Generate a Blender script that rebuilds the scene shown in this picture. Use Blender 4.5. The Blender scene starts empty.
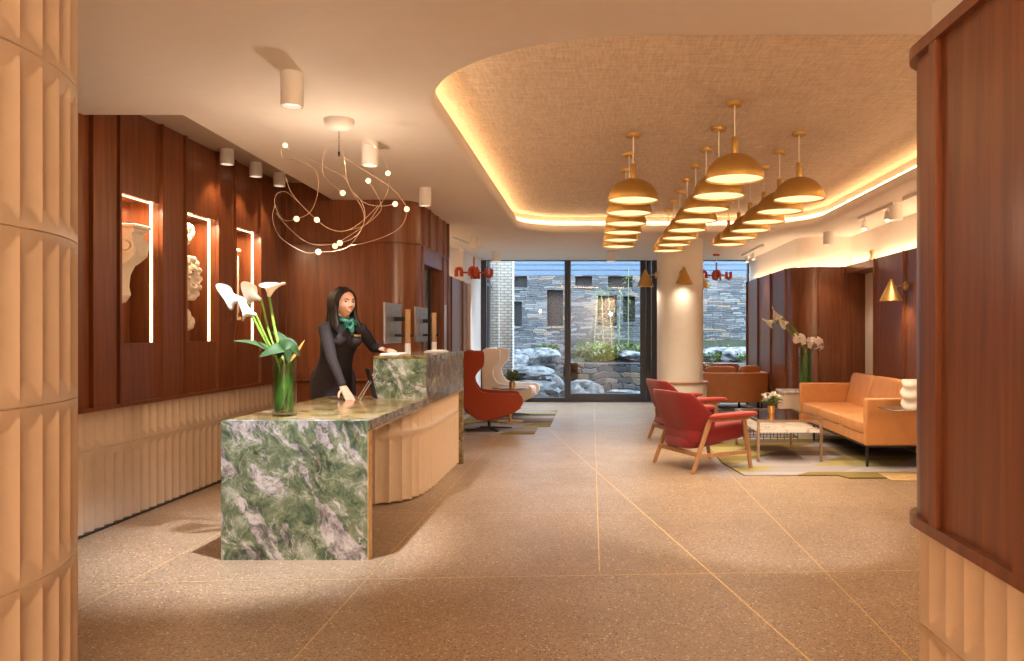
import bpy, bmesh, math, random
from mathutils import Vector, Matrix, Euler, noise
PI = math.pi
random.seed(7)
SC = bpy.context.scene
COL = SC.collection

# ------------------------------------------------------------------ camera
H = 1.28
cam_d = bpy.data.cameras.new('camera')
cam = bpy.data.objects.new('camera', cam_d)
COL.objects.link(cam)
cam.location = (0, 0, H)
cam.rotation_euler = (PI / 2, 0, 0)
cam_d.sensor_width = 36
cam_d.lens = 36 * 800 / 1024
cam_d.shift_x = -80 / 1024
cam_d.shift_y = 2.5 / 1024
cam_d.clip_start = 0.05
SC.camera = cam

# ------------------------------------------------------------------ world, exposure
w = bpy.data.worlds.new('World')
SC.world = w
w.use_nodes = True
bg = w.node_tree.nodes['Background']
bg.inputs['Color'].default_value = (0.72, 0.86, 1.0, 1)
bg.inputs['Strength'].default_value = 4.2
SC.view_settings.view_transform = 'Standard'
SC.view_settings.look = 'None'
SC.view_settings.exposure = 1.25
SC.view_settings.gamma = 1.0
SC.view_settings.use_curve_mapping = False
try:
    SC.cycles.max_bounces = 10
    SC.cycles.diffuse_bounces = 5
    SC.cycles.glossy_bounces = 4
    SC.cycles.transmission_bounces = 8
    SC.cycles.transparent_max_bounces = 12
    SC.cycles.sample_clamp_indirect = 6.0
    SC.cycles.caustics_reflective = False
    SC.cycles.caustics_refractive = False
    SC.cycles.use_denoising = True
except Exception:
    pass

WARM = (1.0, 0.70, 0.43)
CREAM = (1.0, 0.78, 0.55)
NEUTRAL = (1.0, 0.93, 0.88)


def lamp(kind, name, loc, power, color=CREAM, size=0.1, parent=None, aim=None, spot=1.6, blend=0.6):
    d = bpy.data.lights.new(name, kind)
    d.energy = power
    d.color = color
    if kind == 'AREA':
        d.shape = 'DISK'
        d.size = size
    else:
        d.shadow_soft_size = size
    if kind == 'SPOT':
        d.spot_size = spot
        d.spot_blend = blend
    o = bpy.data.objects.new(name, d)
    COL.objects.link(o)
    o.location = loc
    if aim is not None:
        v = Vector(aim) - Vector(loc)
        o.rotation_euler = v.to_track_quat('-Z', 'Y').to_euler()
    if parent is not None:
        o.parent = parent
        o.location = Vector(loc) - Vector(parent.location)
    return o


# warm fill lights added out of view, with no fixtures of their own
for (x, y, p) in ((0.76, -2.5, 135), (-2.9, -1.9, 30), (2.7, -1.6, 60), (2.9, 1.9, 40)):
    lamp('POINT', 'fill_light', (x, y, 2.05), p, WARM, 0.05)


# ------------------------------------------------------------------ geometry helpers
class G:
    """collects shapes and links them as ONE mesh object"""

    def __init__(s, off=(0, 0, 0)):
        s.bm = bmesh.new()
        s.off = Vector(off)
        s.mi = 0

    def v(s, p):
        return s.bm.verts.new(Vector(p) - s.off)

    def f(s, vs):
        try:
            fc = s.bm.faces.new(vs)
            fc.material_index = s.mi
            return fc
        except ValueError:
            return None

    def quad(s, a, b, c, d):
        s.f([s.v(a), s.v(b), s.v(c), s.v(d)])

    def hexa(s, p):
        vs = [s.v(q) for q in p]
        for q in ((3, 2, 1, 0), (4, 5, 6, 7), (0, 1, 5, 4), (1, 2, 6, 5), (2, 3, 7, 6), (3, 0, 4, 7)):
            s.f([vs[i] for i in q])

    def box(s, x0, x1, y0, y1, z0, z1):
        s.hexa([(x0, y0, z0), (x1, y0, z0), (x1, y1, z0), (x0, y1, z0), (x0, y0, z1), (x1, y0, z1), (x1, y1, z1), (x0, y1, z1)])

    def obox(s, c, size, rot=(0, 0, 0)):
        m = Euler(rot).to_matrix()
        c = Vector(c)
        a, b, d = size[0] / 2, size[1] / 2, size[2] / 2
        s.hexa([c + m @ Vector(q) for q in ((-a, -b, -d), (a, -b, -d), (a, b, -d), (-a, b, -d), (-a, -b, d), (a, -b, d), (a, b, d), (-a, b, d))])

    def bar(s, p, q, wa, wb=None, up=(0, 0, 1), taper=1.0):
        """rectangular bar from p to q"""
        p, q = Vector(p), Vector(q)
        wb = wa if wb is None else wb
        d = (q - p).normalized()
        up = Vector(up)
        if abs(d.dot(up)) > 0.95:
            up = Vector((1, 0, 0))
        a = d.cross(up).normalized() * wa / 2
        b = a.cross(d).normalized() * wb / 2
        t = taper
        s.hexa([p - a - b, p + a - b, p + a + b, p - a + b, q - t * a - t * b, q + t * a - t * b, q + t * a + t * b, q - t * a + t * b])

    def surf(s, rows, cu=False, cv=False):
        """rows of points; cu closes every row, cv closes the list of rows"""
        vs = [[s.v(p) for p in r] for r in rows]
        n, m = len(vs), len(vs[0])
        for i in range(n if cv else n - 1):
            for j in range(m if cu else m - 1):
                a, b = vs[i], vs[(i + 1) % n]
                s.f([a[j], a[(j + 1) % m], b[(j + 1) % m], b[j]])
        return vs

    def lathe(s, prof, c=(0, 0, 0), seg=24, mat=None, cap=True):
        c = Vector(c)
        rows = []
        for (r, z) in prof:
            row = []
            for k in range(seg):
                a = 2 * PI * k / seg
                p = Vector((r * math.cos(a), r * math.sin(a), z))
                if mat is not None:
                    p = mat @ p
                row.append(c + p)
            rows.append(row)
        vs = s.surf(rows, cu=True)
        if cap:
            if prof[0][0] > 1e-5:
                s.f(list(reversed(vs[0])))
            if prof[-1][0] > 1e-5:
                s.f(vs[-1])

    def tube(s, pts, r, seg=8, closed=False, cap=True):
        pts = [Vector(p) for p in pts]
        n = len(pts)
        rr = r if isinstance(r, (list, tuple)) else [r] * n
        tan = []
        for i in range(n):
            a = pts[(i - 1) % n] if (closed or i > 0) else pts[i]
            b = pts[(i + 1) % n] if (closed or i < n - 1) else pts[i]
            tan.append((b - a).normalized())
        up = Vector((0, 0, 1)) if abs(tan[0].z) < 0.9 else Vector((1, 0, 0))
        nrm = (up - tan[0] * up.dot(tan[0])).normalized()
        rows = []
        for i in range(n):
            nrm = (nrm - tan[i] * nrm.dot(tan[i])).normalized()
            bi = tan[i].cross(nrm)
            rows.append([pts[i] + (nrm * math.cos(2 * PI * k / seg) + bi * math.sin(2 * PI * k / seg)) * rr[i] for k in range(seg)])
        vs = s.surf(rows, cu=True, cv=closed)
        if cap and not closed:
            s.f(list(reversed(vs[0])))
            s.f(vs[-1])

    def prism(s, poly, z0, z1):
        a = [s.v((x, y, z0)) for x, y in poly]
        b = [s.v((x, y, z1)) for x, y in poly]
        n = len(poly)
        s.f(list(reversed(a)))
        s.f(b)
        for i in range(n):
            s.f([a[i], a[(i + 1) % n], b[(i + 1) % n], b[i]])

    def extr(s, pts, vec):
        vec = Vector(vec)
        a = [s.v(p) for p in pts]
        b = [s.v(Vector(p) + vec) for p in pts]
        n = len(pts)
        s.f(list(reversed(a)))
        s.f(b)
        for i in range(n):
            s.f([a[i], a[(i + 1) % n], b[(i + 1) % n], b[i]])

    def ell(s, c, r, rot=None, nu=16, nv=10, fn=None):
        m = rot if rot is not None else Matrix.Identity(3)
        c = Vector(c)
        rows = []
        for i in range(1, nv):
            t = PI * i / nv
            row = []
            for k in range(nu):
                a = 2 * PI * k / nu
                p = Vector((r[0] * math.sin(t) * math.cos(a), r[1] * math.sin(t) * math.sin(a), -r[2] * math.cos(t)))
                if fn:
                    p = fn(p)
                row.append(c + m @ p)
            rows.append(row)
        vs = s.surf(rows, cu=True)
        lo, hi = Vector((0, 0, -r[2])), Vector((0, 0, r[2]))
        if fn:
            lo, hi = fn(lo), fn(hi)
        lo, hi = s.v(c + m @ lo), s.v(c + m @ hi)
        for k in range(nu):
            s.f([lo, vs[0][(k + 1) % nu], vs[0][k]])
            s.f([hi, vs[-1][k], vs[-1][(k + 1) % nu]])

    def cap(s, p, q, r0, r1, seg=14):
        """tapered capsule"""
        p, q = Vector(p), Vector(q)
        d = q - p
        L = d.length
        m = d.to_track_quat('Z', 'Y').to_matrix() if L > 1e-6 else Matrix.Identity(3)
        prof = []
        for i in range(6):
            a = -PI / 2 + PI / 2 * i / 5
            prof.append((max(r0 * math.cos(a), 1e-4), r0 * math.sin(a)))
        for i in range(6):
            a = PI / 2 * i / 5
            prof.append((max(r1 * math.cos(a), 1e-4), L + r1 * math.sin(a)))
        s.lathe(prof, p, seg, m)

    def cushion(s, c, size, rot=(0, 0, 0), e=0.35, n=10):
        """super-ellipsoid cushion"""
        m = Euler(rot).to_matrix()
        sg = lambda x, p: math.copysign(abs(x) ** p, x)

        def fn(p):
            return p
        c = Vector(c)
        rows = []
        nu, nv = 4 * n, 2 * n
        for i in range(nv + 1):
            t = -PI / 2 + PI * i / nv
            row = []
            for k in range(nu):
                a = 2 * PI * k / nu
                ct = sg(math.cos(t), e)
                p = Vector((size[0] / 2 * ct * sg(math.cos(a), e), size[1] / 2 * ct * sg(math.sin(a), e), size[2] / 2 * sg(math.sin(t), e)))
                row.append(c + m @ p)
            rows.append(row)
        s.surf(rows, cu=True)

    def done(s, name, mat, parent=None, angle=40, bevel=0, segs=2, subs=0, flat=False, solid=0):
        bmesh.ops.remove_doubles(s.bm, verts=s.bm.verts, dist=1e-5)
        bmesh.ops.recalc_face_normals(s.bm, faces=s.bm.faces)
        me = bpy.data.meshes.new(name)
        s.bm.to_mesh(me)
        s.bm.free()
        for m in (mat if isinstance(mat, (list, tuple)) else [mat]):
            me.materials.append(m)
        if not flat:
            me.shade_smooth()
            me.set_sharp_from_angle(angle=math.radians(angle))
        o = bpy.data.objects.new(name, me)
        COL.objects.link(o)
        if parent is not None:
            o.parent = parent
        if solid:
            md = o.modifiers.new('solid', 'SOLIDIFY')
            md.thickness = solid
            md.offset = 0
        if bevel:
            md = o.modifiers.new('bevel', 'BEVEL')
            md.width = bevel
            md.segments = segs
            md.limit_method = 'ANGLE'
            md.angle_limit = math.radians(40)
        if subs:
            md = o.modifiers.new('subsurf', 'SUBSURF')
            md.levels = subs
            md.render_levels = subs
        return o


def tag(o, label=None, cat=None, group=None, kind=None):
    if label:
        o['label'] = label
    if cat:
        o['category'] = cat
    if group:
        o['group'] = group
    if kind:
        o['kind'] = kind
    return o


def thing(name, label, cat, loc=(0, 0, 0), rotz=0, group=None):
    o = bpy.data.objects.new(name, None)
    o.empty_display_size = 0.1
    COL.objects.link(o)
    o.location = loc
    o.rotation_euler = (0, 0, rotz)
    return tag(o, label, cat, group)


def st(o):
    o['kind'] = 'structure'
    return o


def dup(root, loc, rotz=None, label=None, scale=None):
    def cp(o, par):
        c = o.copy()
        COL.objects.link(c)
        if par is not None:
            c.parent = par
        for ch in kids.get(o, ()):
            cp(ch, c)
        return c
    kids = {}
    for o in list(COL.objects):
        if o.parent is not None:
            kids.setdefault(o.parent, []).append(o)
    r = cp(root, None)
    r.location = loc
    if rotz is not None:
        r.rotation_euler = (0, 0, rotz)
    if label:
        r['label'] = label
    if scale:
        r.scale = (scale,) * 3
    return r


def arc(cx, cy, r, a0, a1, n):
    return [(cx + r * math.cos(math.radians(a0 + (a1 - a0) * i / n)), cy + r * math.sin(math.radians(a0 + (a1 - a0) * i / n))) for i in range(n + 1)]


def rrect(x0, x1, y0, y1, rad, n=14):
    """rounded rectangle, radii for (x0,y0) (x1,y0) (x1,y1) (x0,y1)"""
    a, b, c, d = rad
    return (arc(x0 + a, y0 + a, a, 180, 270, n) + arc(x1 - b, y0 + b, b, 270, 360, n) +
            arc(x1 - c, y1 - c, c, 0, 90, n) + arc(x0 + d, y1 - d, d, 90, 180, n))


def spline(pts, n=8, closed=False):
    """Catmull-Rom through the points"""
    P = [Vector(p) for p in pts]
    m = len(P)
    out = []
    for i in range(m if closed else m - 1):
        if closed:
            a, b, c, d = P[(i - 1) % m], P[i], P[(i + 1) % m], P[(i + 2) % m]
        else:
            a, b, c, d = P[max(i - 1, 0)], P[i], P[i + 1], P[min(i + 2, m - 1)]
        for k in range(n):
            t = k / n
            out.append(0.5 * ((2 * b) + (c - a) * t + (2 * a - 5 * b + 4 * c - d) * t * t + (3 * b - a - 3 * c + d) * t ** 3))
    if not closed:
        out.append(P[-1].copy())
    return out


def pathwalk(path, step):
    """resample a 2-D polyline; returns points, outward normals (right of travel), arc length"""
    P = [Vector((x, y)) for x, y in path]
    L = [0.0]
    for a, b in zip(P, P[1:]):
        L.append(L[-1] + (b - a).length)
    n = max(2, round(L[-1] / step))
    out = []
    j = 0
    for i in range(n + 1):
        t = L[-1] * i / n
        while j < len(L) - 2 and L[j + 1] < t - 1e-9:
            j += 1
        k = (t - L[j]) / max(L[j + 1] - L[j], 1e-9)
        p = P[j].lerp(P[j + 1], k)
        d = (P[j + 1] - P[j]).normalized()
        out.append((p, Vector((d.y, -d.x)), t))
    # soften the normals along curves
    sm = []
    for i, (p, nn, t) in enumerate(out):
        a = out[max(i - 1, 0)][1] + nn + out[min(i + 1, len(out) - 1)][1]
        sm.append((p, a.normalized(), t))
    return sm


def flutes(g, path, z0, z1, seams, period=0.106, depth=0.024, arch=0.06, per=12):
    """scooped vertical flutes cut into a wall that follows path; ridges stay on the path"""
    zs = set()
    ends = sorted(set([z for z in seams if z0 <= z <= z1]))
    for e in ends:
        for k in range(0, 13):
            d = arch * k / 12
            for z in (e - d, e + d):
                if z0 <= z <= z1:
                    zs.add(round(z, 5))
        for d in (0.0025,):
            for z in (e - d, e + d):
                if z0 <= z <= z1:
                    zs.add(round(z, 5))
    zs |= {z0, z1}
    full = sorted(zs)
    more = []
    for a, b in zip(full, full[1:]):
        if b - a > 0.2:
            more += [a + (b - a) * k / 3 for k in (1, 2)]
    full = sorted(full + more)
    L = sum((Vector(b) - Vector(a)).length for a, b in zip(path, path[1:]))
    nf = max(1, round(L / period))
    pts = pathwalk(path, L / (nf * per))
    rows = []
    for z in full:
        de = min([abs(z - e) for e in ends] + [9])
        row = []
        for i, (p, n, t) in enumerate(pts):
            u = (i % per) / per
            c = depth * (1 - (2 * u - 1) ** 2)
            e = depth * 1.02 * min(1.0, (de / arch)) ** 1.6
            d = min(c, e)
            if de < 0.0015:
                d = 0.006
            q = p - n * d
            row.append((q.x, q.y, z))
        rows.append(row)
    g.surf(rows)


# ------------------------------------------------------------------ materials
class NT:
    def __init__(s, name):
        s.m = bpy.data.materials.new(name)
        s.m.use_nodes = True
        s.t = s.m.node_tree
        s.b = s.t.nodes['Principled BSDF']
        s.out = s.t.nodes['Material Output']

    def n(s, typ, ins=None, **kw):
        nd = s.t.nodes.new(typ)
        for k, v in kw.items():
            setattr(nd, k, v)
        for k, v in (ins or {}).items():
            s.set(nd.inputs[k], v)
        return nd

    def set(s, sock, v):
        if hasattr(v, 'is_output') or isinstance(v, bpy.types.NodeSocket):
            s.t.links.new(v, sock)
        elif isinstance(v, (tuple, list)) and len(v) == 3 and len(sock.default_value) == 4:
            sock.default_value = (*v, 1)
        else:
            sock.default_value = v

    def math(s, op, a, b=0.0, c=0.0):
        nd = s.n('ShaderNodeMath', operation=op)
        s.set(nd.inputs[0], a)
        s.set(nd.inputs[1], b)
        s.set(nd.inputs[2], c)
        return nd.outputs[0]

    def mix(s, f, a, b, blend='MIX'):
        nd = s.n('ShaderNodeMix', data_type='RGBA', blend_type=blend)
        s.set(nd.inputs[0], f)
        s.set(nd.inputs[6], a)
        s.set(nd.inputs[7], b)
        return nd.outputs[2]

    def ramp(s, f, stops, interp='LINEAR'):
        nd = s.n('ShaderNodeValToRGB')
        cr = nd.color_ramp
        cr.interpolation = interp
        while len(cr.elements) < len(stops):
            cr.elements.new(0.5)
        for e, (p, c) in zip(cr.elements, stops):
            e.position = p
            e.color = (*c, 1) if len(c) == 3 else c
        s.set(nd.inputs[0], f)
        return nd.outputs[0]

    def coord(s, scale=(1, 1, 1), rot=(0, 0, 0), loc=(0, 0, 0), src='Object'):
        tc = s.n('ShaderNodeTexCoord')
        mp = s.n('ShaderNodeMapping', {'Vector': tc.outputs[src], 'Scale': scale, 'Rotation': rot, 'Location': loc})
        return mp.outputs[0]

    def noise(s, vec, scale=5, detail=4, rough=0.55, dist=0.0):
        return s.n('ShaderNodeTexNoise', {'Vector': vec, 'Scale': scale, 'Detail': detail, 'Roughness': rough, 'Distortion': dist})

    def bump(s, h, strength=0.3, dist=0.01):
        nd = s.n('ShaderNodeBump', {'Height': h, 'Strength': strength, 'Distance': dist})
        s.set(s.b.inputs['Normal'], nd.outputs[0])

    def p(s, **kw):
        for k, v in kw.items():
            s.set(s.b.inputs[{'col': 'Base Color', 'rough': 'Roughness', 'metal': 'Metallic', 'spec': 'Specular IOR Level', 'coat': 'Coat Weight',
                              'coatr': 'Coat Roughness', 'sheen': 'Sheen Weight', 'sss': 'Subsurface Weight', 'trans': 'Transmission Weight',
                              'ior': 'IOR', 'em': 'Emission Color', 'ems': 'Emission Strength', 'alpha': 'Alpha'}[k]], v)
        return s


MAT = {}


def plain(name, col, rough=0.5, metal=0.0, var=0.06, scale=12, bump=0.0, **kw):
    """procedural near-plain surface: slow noise in the colour, optional fine bump"""
    t = NT(name)
    v = t.coord()
    f = t.noise(v, scale, 3).outputs[0]
    lo = tuple(max(0, c * (1 - var)) for c in col)
    hi = tuple(min(1, c * (1 + var)) for c in col)
    t.p(col=t.ramp(f, [(0.3, lo), (0.7, hi)]), rough=rough, metal=metal, **kw)
    if bump:
        t.bump(t.noise(v, 220, 3).outputs[0], bump, 0.002)
    MAT[name] = t.m
    return t.m


def glow(name, col, strength):
    t = NT(name)
    t.p(col=(0.8, 0.8, 0.8), em=col, ems=strength)
    MAT[name] = t.m
    return t.m


def wood(name, dark, light, rough=0.32, scale=1.0, coat=0.25, axis='z'):
    t = NT(name)
    sc = {'z': (9 * scale, 9 * scale, 0.55 * scale), 'x': (0.55 * scale, 9 * scale, 9 * scale), 'y': (9 * scale, 0.55 * scale, 9 * scale)}[axis]
    v = t.coord(sc)
    n1 = t.noise(v, 1.3, 5, 0.6, 1.2).outputs[0]
    w_ = t.n('ShaderNodeTexWave', {'Vector': v, 'Scale': 0.9, 'Distortion': 7.0, 'Detail': 3.0, 'Detail Scale': 1.2}, bands_direction='DIAGONAL').outputs[1]
    fine = t.noise(t.coord(tuple(q * 9 for q in sc)), 1.0, 3, 0.6).outputs[0]
    f = t.math('ADD', t.math('MULTIPLY', n1, 0.62), t.math('ADD', t.math('MULTIPLY', w_, 0.08), t.math('MULTIPLY', fine, 0.33)))
    mid = tuple((a + b) / 2 for a, b in zip(dark, light))
    t.p(col=t.ramp(f, [(0.3, dark), (0.52, mid), (0.78, light)]), rough=rough, coat=coat, coatr=0.25)
    t.bump(fine, 0.06, 0.002)
    MAT[name] = t.m
    return t.m


wood('walnut', (0.11, 0.030, 0.010), (0.29, 0.090, 0.031))
wood('chair_wood', (0.26, 0.12, 0.05), (0.48, 0.25, 0.11), rough=0.4, scale=2.0, coat=0.1)
plain('tile', (0.69, 0.55, 0.42), 0.5, var=0.03)
plain('paint', (0.86, 0.80, 0.75), 0.7, var=0.015)
plain('shaded_paint', (0.50, 0.41, 0.33), 0.7, var=0.015)  # ceiling paint darkened: the shade inside the slot is put into the colour
plain('white_paint', (0.82, 0.80, 0.77), 0.55, var=0.02)
plain('brass', (0.78, 0.50, 0.20), 0.32, 1.0, var=0.08, scale=30)
plain('shade_brass', (0.60, 0.39, 0.13), 0.42, 0.9, var=0.05, scale=20)
plain('brass_matte', (0.70, 0.50, 0.24), 0.5, 0.7, var=0.2, scale=40)
plain('bronze', (0.36, 0.27, 0.20), 0.3, 1.0)
plain('black_metal', (0.02, 0.02, 0.022), 0.4, 0.3)
plain('frame_metal', (0.045, 0.045, 0.055), 0.4, 0.3)
plain('steel', (0.55, 0.55, 0.58), 0.3, 1.0)
plain('grey_plastic', (0.30, 0.28, 0.27), 0.35, 0.6)
plain('red_fabric', (0.20, 0.006, 0.006), 0.85, var=0.12, scale=60, bump=0.25, sheen=0.2)
plain('lit_red_fabric', (0.30, 0.020, 0.006), 0.85, var=0.1, scale=60, bump=0.25, sheen=0.3)  # arm pads: chair red turned orange, light from above put into the colour
plain('rust_fabric', (0.30, 0.040, 0.010), 0.9, var=0.1, scale=60, bump=0.2, sheen=0.15)
plain('cream_fabric', (0.78, 0.68, 0.60), 0.9, var=0.05, scale=60, bump=0.2)
plain('tan_leather', (0.54, 0.235, 0.08), 0.42, var=0.08, scale=8, bump=0.1)
plain('brown_leather', (0.42, 0.15, 0.045), 0.45, var=0.08, scale=8, bump=0.1)
plain('red_lacquer', (0.50, 0.065, 0.015), 0.4, var=0.05)
plain('plaster_relief', (0.80, 0.70, 0.58), 0.7, var=0.06, scale=40)
plain('ceramic', (0.82, 0.76, 0.68), 0.35, var=0.03)
plain('petal', (0.76, 0.73, 0.66), 0.5, var=0.04, sss=0.15)
plain('pink_petal', (0.90, 0.80, 0.77), 0.5, var=0.05)
plain('spadix', (0.80, 0.45, 0.10), 0.6)
plain('stem_green', (0.17, 0.30, 0.035), 0.45, var=0.2, scale=20)
plain('leaf_green', (0.016, 0.050, 0.006), 0.7, var=0.4, scale=14)
plain('dry_leaf', (0.55, 0.30, 0.06), 0.5)
plain('vase_leaf', (0.05, 0.14, 0.015), 0.4, var=0.5, scale=18)
plain('cloth_dark', (0.030, 0.026, 0.034), 0.8, var=0.15, scale=40, bump=0.15)
plain('skin', (0.74, 0.44, 0.32), 0.5, var=0.04, sss=0.08)
plain('hair', (0.010, 0.006, 0.005), 0.55, var=0.4, scale=90)
plain('lips', (0.48, 0.10, 0.09), 0.45)
plain('teeth', (0.85, 0.82, 0.76), 0.35)
plain('eye_dark', (0.02, 0.012, 0.01), 0.2)
plain('card', (0.46, 0.29, 0.15), 0.7, var=0.08)
plain('paper', (0.85, 0.85, 0.86), 0.7)
plain('copper', (0.88, 0.66, 0.48), 0.35, 0.9)
plain('bark', (0.22, 0.19, 0.10), 0.8)
plain('bamboo', (0.15, 0.20, 0.07), 0.5, var=0.2)
plain('white_tile_dark', (0.008, 0.009, 0.011), 0.6)
plain('cladding', (0.06, 0.10, 0.16), 0.45, var=0.05)
plain('soil', (0.018, 0.024, 0.009), 0.9, var=0.4)
glow('lamp_disc', (1.0, 0.80, 0.42), 0.5)
glow('led', (1.0, 0.64, 0.31), 7.5)
glow('led_wall', (1.0, 0.70, 0.40), 18.0)
glow('led_niche', (1.0, 0.66, 0.33), 3.0)
glow('bulb', (1.0, 0.62, 0.28), 0.9)
glow('downlight_lens', (1.0, 0.85, 0.65), 0.7)
glow('spot_lens', (1.0, 0.85, 0.6), 3.0)


ROT = {'marble': 35, 'marble_olive': 70}


def mk():
    # grass-cloth ceiling covering
    t = NT('wallpaper')
    v = t.coord((3.0, 26, 1), (0, 0, 0.35))
    v2 = t.coord((26, 3.0, 1), (0, 0, 0.35))
    f = t.math('ADD', t.math('MULTIPLY', t.noise(v, 3, 5, 0.65).outputs[0], 0.5), t.math('MULTIPLY', t.noise(v2, 3, 5, 0.65).outputs[0], 0.5))
    t.p(col=t.ramp(f, [(0.38, (0.58, 0.46, 0.36)), (0.62, (0.86, 0.73, 0.61))]), rough=0.7)
    t.bump(f, 0.25, 0.01)
    MAT['wallpaper'] = t.m
    # terrazzo
    t = NT('terrazzo')
    v = t.coord()
    base = t.ramp(t.noise(v, 1.2, 3).outputs[0], [(0.3, (0.33, 0.225, 0.140)), (0.7, (0.40, 0.28, 0.18))])
    vo = t.n('ShaderNodeTexVoronoi', {'Vector': v, 'Scale': 92.0, 'Randomness': 1.0})
    sp = t.n('ShaderNodeSeparateColor', {0: vo.outputs['Color']})
    core = t.math('LESS_THAN', vo.outputs['Distance'], 0.43)
    dk = t.math('MULTIPLY', t.math('GREATER_THAN', sp.outputs[0], 0.58), core)
    lt = t.math('MULTIPLY', t.math('LESS_THAN', sp.outputs[0], 0.10), core)
    c = t.mix(dk, base, t.ramp(sp.outputs[1], [(0.0, (0.05, 0.034, 0.026)), (0.5, (0.16, 0.10, 0.07)), (1, (0.26, 0.165, 0.105))]))
    c = t.mix(lt, c, t.ramp(sp.outputs[2], [(0.0, (0.58, 0.48, 0.38)), (1, (0.74, 0.65, 0.55))]))
    vo2 = t.n('ShaderNodeTexVoronoi', {'Vector': v, 'Scale': 190.0})
    sp2 = t.n('ShaderNodeSeparateColor', {0: vo2.outputs['Color']})
    c = t.mix(t.math('MULTIPLY', t.math('GREATER_THAN', sp2.outputs[0], 0.70), 0.6), c, (0.17, 0.115, 0.08))
    t.p(col=c, rough=t.ramp(t.noise(v, 3, 2).outputs[0], [(0.3, (0.30,) * 3), (0.7, (0.38,) * 3)]), spec=0.4)
    MAT['terrazzo'] = t.m
    # green quartzite: bands run steeply down to the right
    for nm, sh, hue in (('marble', (0.0, 0.0, 0.0), 0), ('marble_olive', (0.7, 1.9, 0.4), 1)):
        t = NT(nm)
        v0 = t.coord((1, 1, 1), (0, 0, 0), sh)
        wob = t.noise(v0, 2.6, 5, 0.6).outputs[1]
        vv = t.n('ShaderNodeVectorMath', operation='MULTIPLY_ADD')
        t.set(vv.inputs[0], wob)
        vv.inputs[1].default_value = (0.22, 0.22, 0.22)
        t.set(vv.inputs[2], v0)
        rt = t.n('ShaderNodeMapping', {'Vector': vv.outputs[0], 'Rotation': (0, math.radians(ROT[nm]), 0)})
        mp = t.n('ShaderNodeMapping', {'Vector': rt.outputs[0], 'Scale': (5.6, 3.2, 1.7)})
        b1 = t.noise(mp.outputs[0], 1.5, 9, 0.72, 0.8).outputs[0]
        b2 = t.noise(mp.outputs[0], 2.6, 8, 0.68, 1.1).outputs[0]
        b3 = t.noise(vv.outputs[0], 7.5, 9, 0.74, 0.7).outputs[0]
        if hue == 0:
            green = t.ramp(b3, [(0.30, (0.026, 0.042, 0.030)), (0.43, (0.085, 0.13, 0.088)), (0.53, (0.19, 0.24, 0.145)), (0.63, (0.42, 0.47, 0.43))])
        else:
            green = t.ramp(b3, [(0.30, (0.07, 0.045, 0.014)), (0.45, (0.17, 0.115, 0.035)), (0.57, (0.28, 0.20, 0.075)), (0.72, (0.38, 0.34, 0.21))])
        dark = t.ramp(b2, [(0.36, (1, 1, 1)), (0.45, (0, 0, 0))])
        c = t.mix(t.math('MULTIPLY', dark, 0.75), green, (0.022, 0.03, 0.022))
        veil = t.ramp(b1, [(0.515, (0, 0, 0)), (0.55, (1, 1, 1)), (0.60, (1, 1, 1)), (0.64, (0.2, 0.2, 0.2))])
        lil = t.ramp(b3, [(0.36, (0.15, 0.12, 0.14)), (0.46, (0.38, 0.35, 0.40)), (0.58, (0.66, 0.66, 0.72))])
        c = t.mix(t.math('MULTIPLY', veil, 0.85 if hue == 0 else 0.15), c, lil)
        tanm = t.ramp(t.noise(mp.outputs[0], 3.4, 6, 0.7, 0.5).outputs[0], [(0.60, (0, 0, 0)), (0.68, (1, 1, 1))])
        c = t.mix(t.math('MULTIPLY', tanm, 0.6), c, (0.34, 0.22, 0.12))
        crack = t.math('ABSOLUTE', t.math('SUBTRACT', t.noise(vv.outputs[0], 2.4, 3, 0.5).outputs[0], 0.5))
        c = t.mix(t.math('MULTIPLY', t.ramp(crack, [(0.0, (1, 1, 1)), (0.007, (0, 0, 0))]), 0.35), c, (0.60, 0.62, 0.56))
        t.p(col=c, rough=0.12 if hue == 0 else 0.16, spec=0.5 if hue == 0 else 0.3)
        MAT[nm] = t.m
    # white marble shelf
    t = NT('white_marble')
    v = t.coord()
    f = t.math('ABSOLUTE', t.math('SUBTRACT', t.noise(v, 2.5, 6, 0.6, 0.8).outputs[0], 0.5))
    t.p(col=t.ramp(f, [(0.0, (0.55, 0.5, 0.46)), (0.03, (0.86, 0.84, 0.82))]), rough=0.2)
    MAT['white_marble'] = t.m
    # stacked slate
    for nm, sx, sz, warm in (('slate', 3.4, 19.0, 0.05), ('rubble', 2.6, 8.0, 0.14)):
        t = NT(nm)
        v = t.coord()
        wob = t.n('ShaderNodeSeparateColor', {0: t.noise(v, 2.2, 3, 0.6).outputs[1]})
        s3 = t.n('ShaderNodeSeparateXYZ', {0: v})
        zz = t.math('ADD', t.math('MULTIPLY', s3.outputs[2], sz), t.math('MULTIPLY', wob.outputs[0], 3.2))
        row = t.math('FLOOR', zz)
        r1 = t.n('ShaderNodeTexWhiteNoise', noise_dimensions='1D')
        t.set(r1.inputs['W'], row)
        wid = t.math('ADD', t.math('MULTIPLY', r1.outputs[0], 1.0), 0.6)
        xx = t.math('ADD', t.math('MULTIPLY', t.math('MULTIPLY', t.math('ADD', s3.outputs[0], s3.outputs[1]), sx), wid), t.math('ADD', t.math('MULTIPLY', r1.outputs[0], 37.0), t.math('MULTIPLY', wob.outputs[1], 1.0)))
        cell = t.n('ShaderNodeCombineXYZ', {0: t.math('FLOOR', xx), 1: row})
        wn = t.n('ShaderNodeTexWhiteNoise', {'Vector': cell.outputs[0]}, noise_dimensions='2D')
        sp = t.n('ShaderNodeSeparateColor', {0: wn.outputs[1]})
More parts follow.
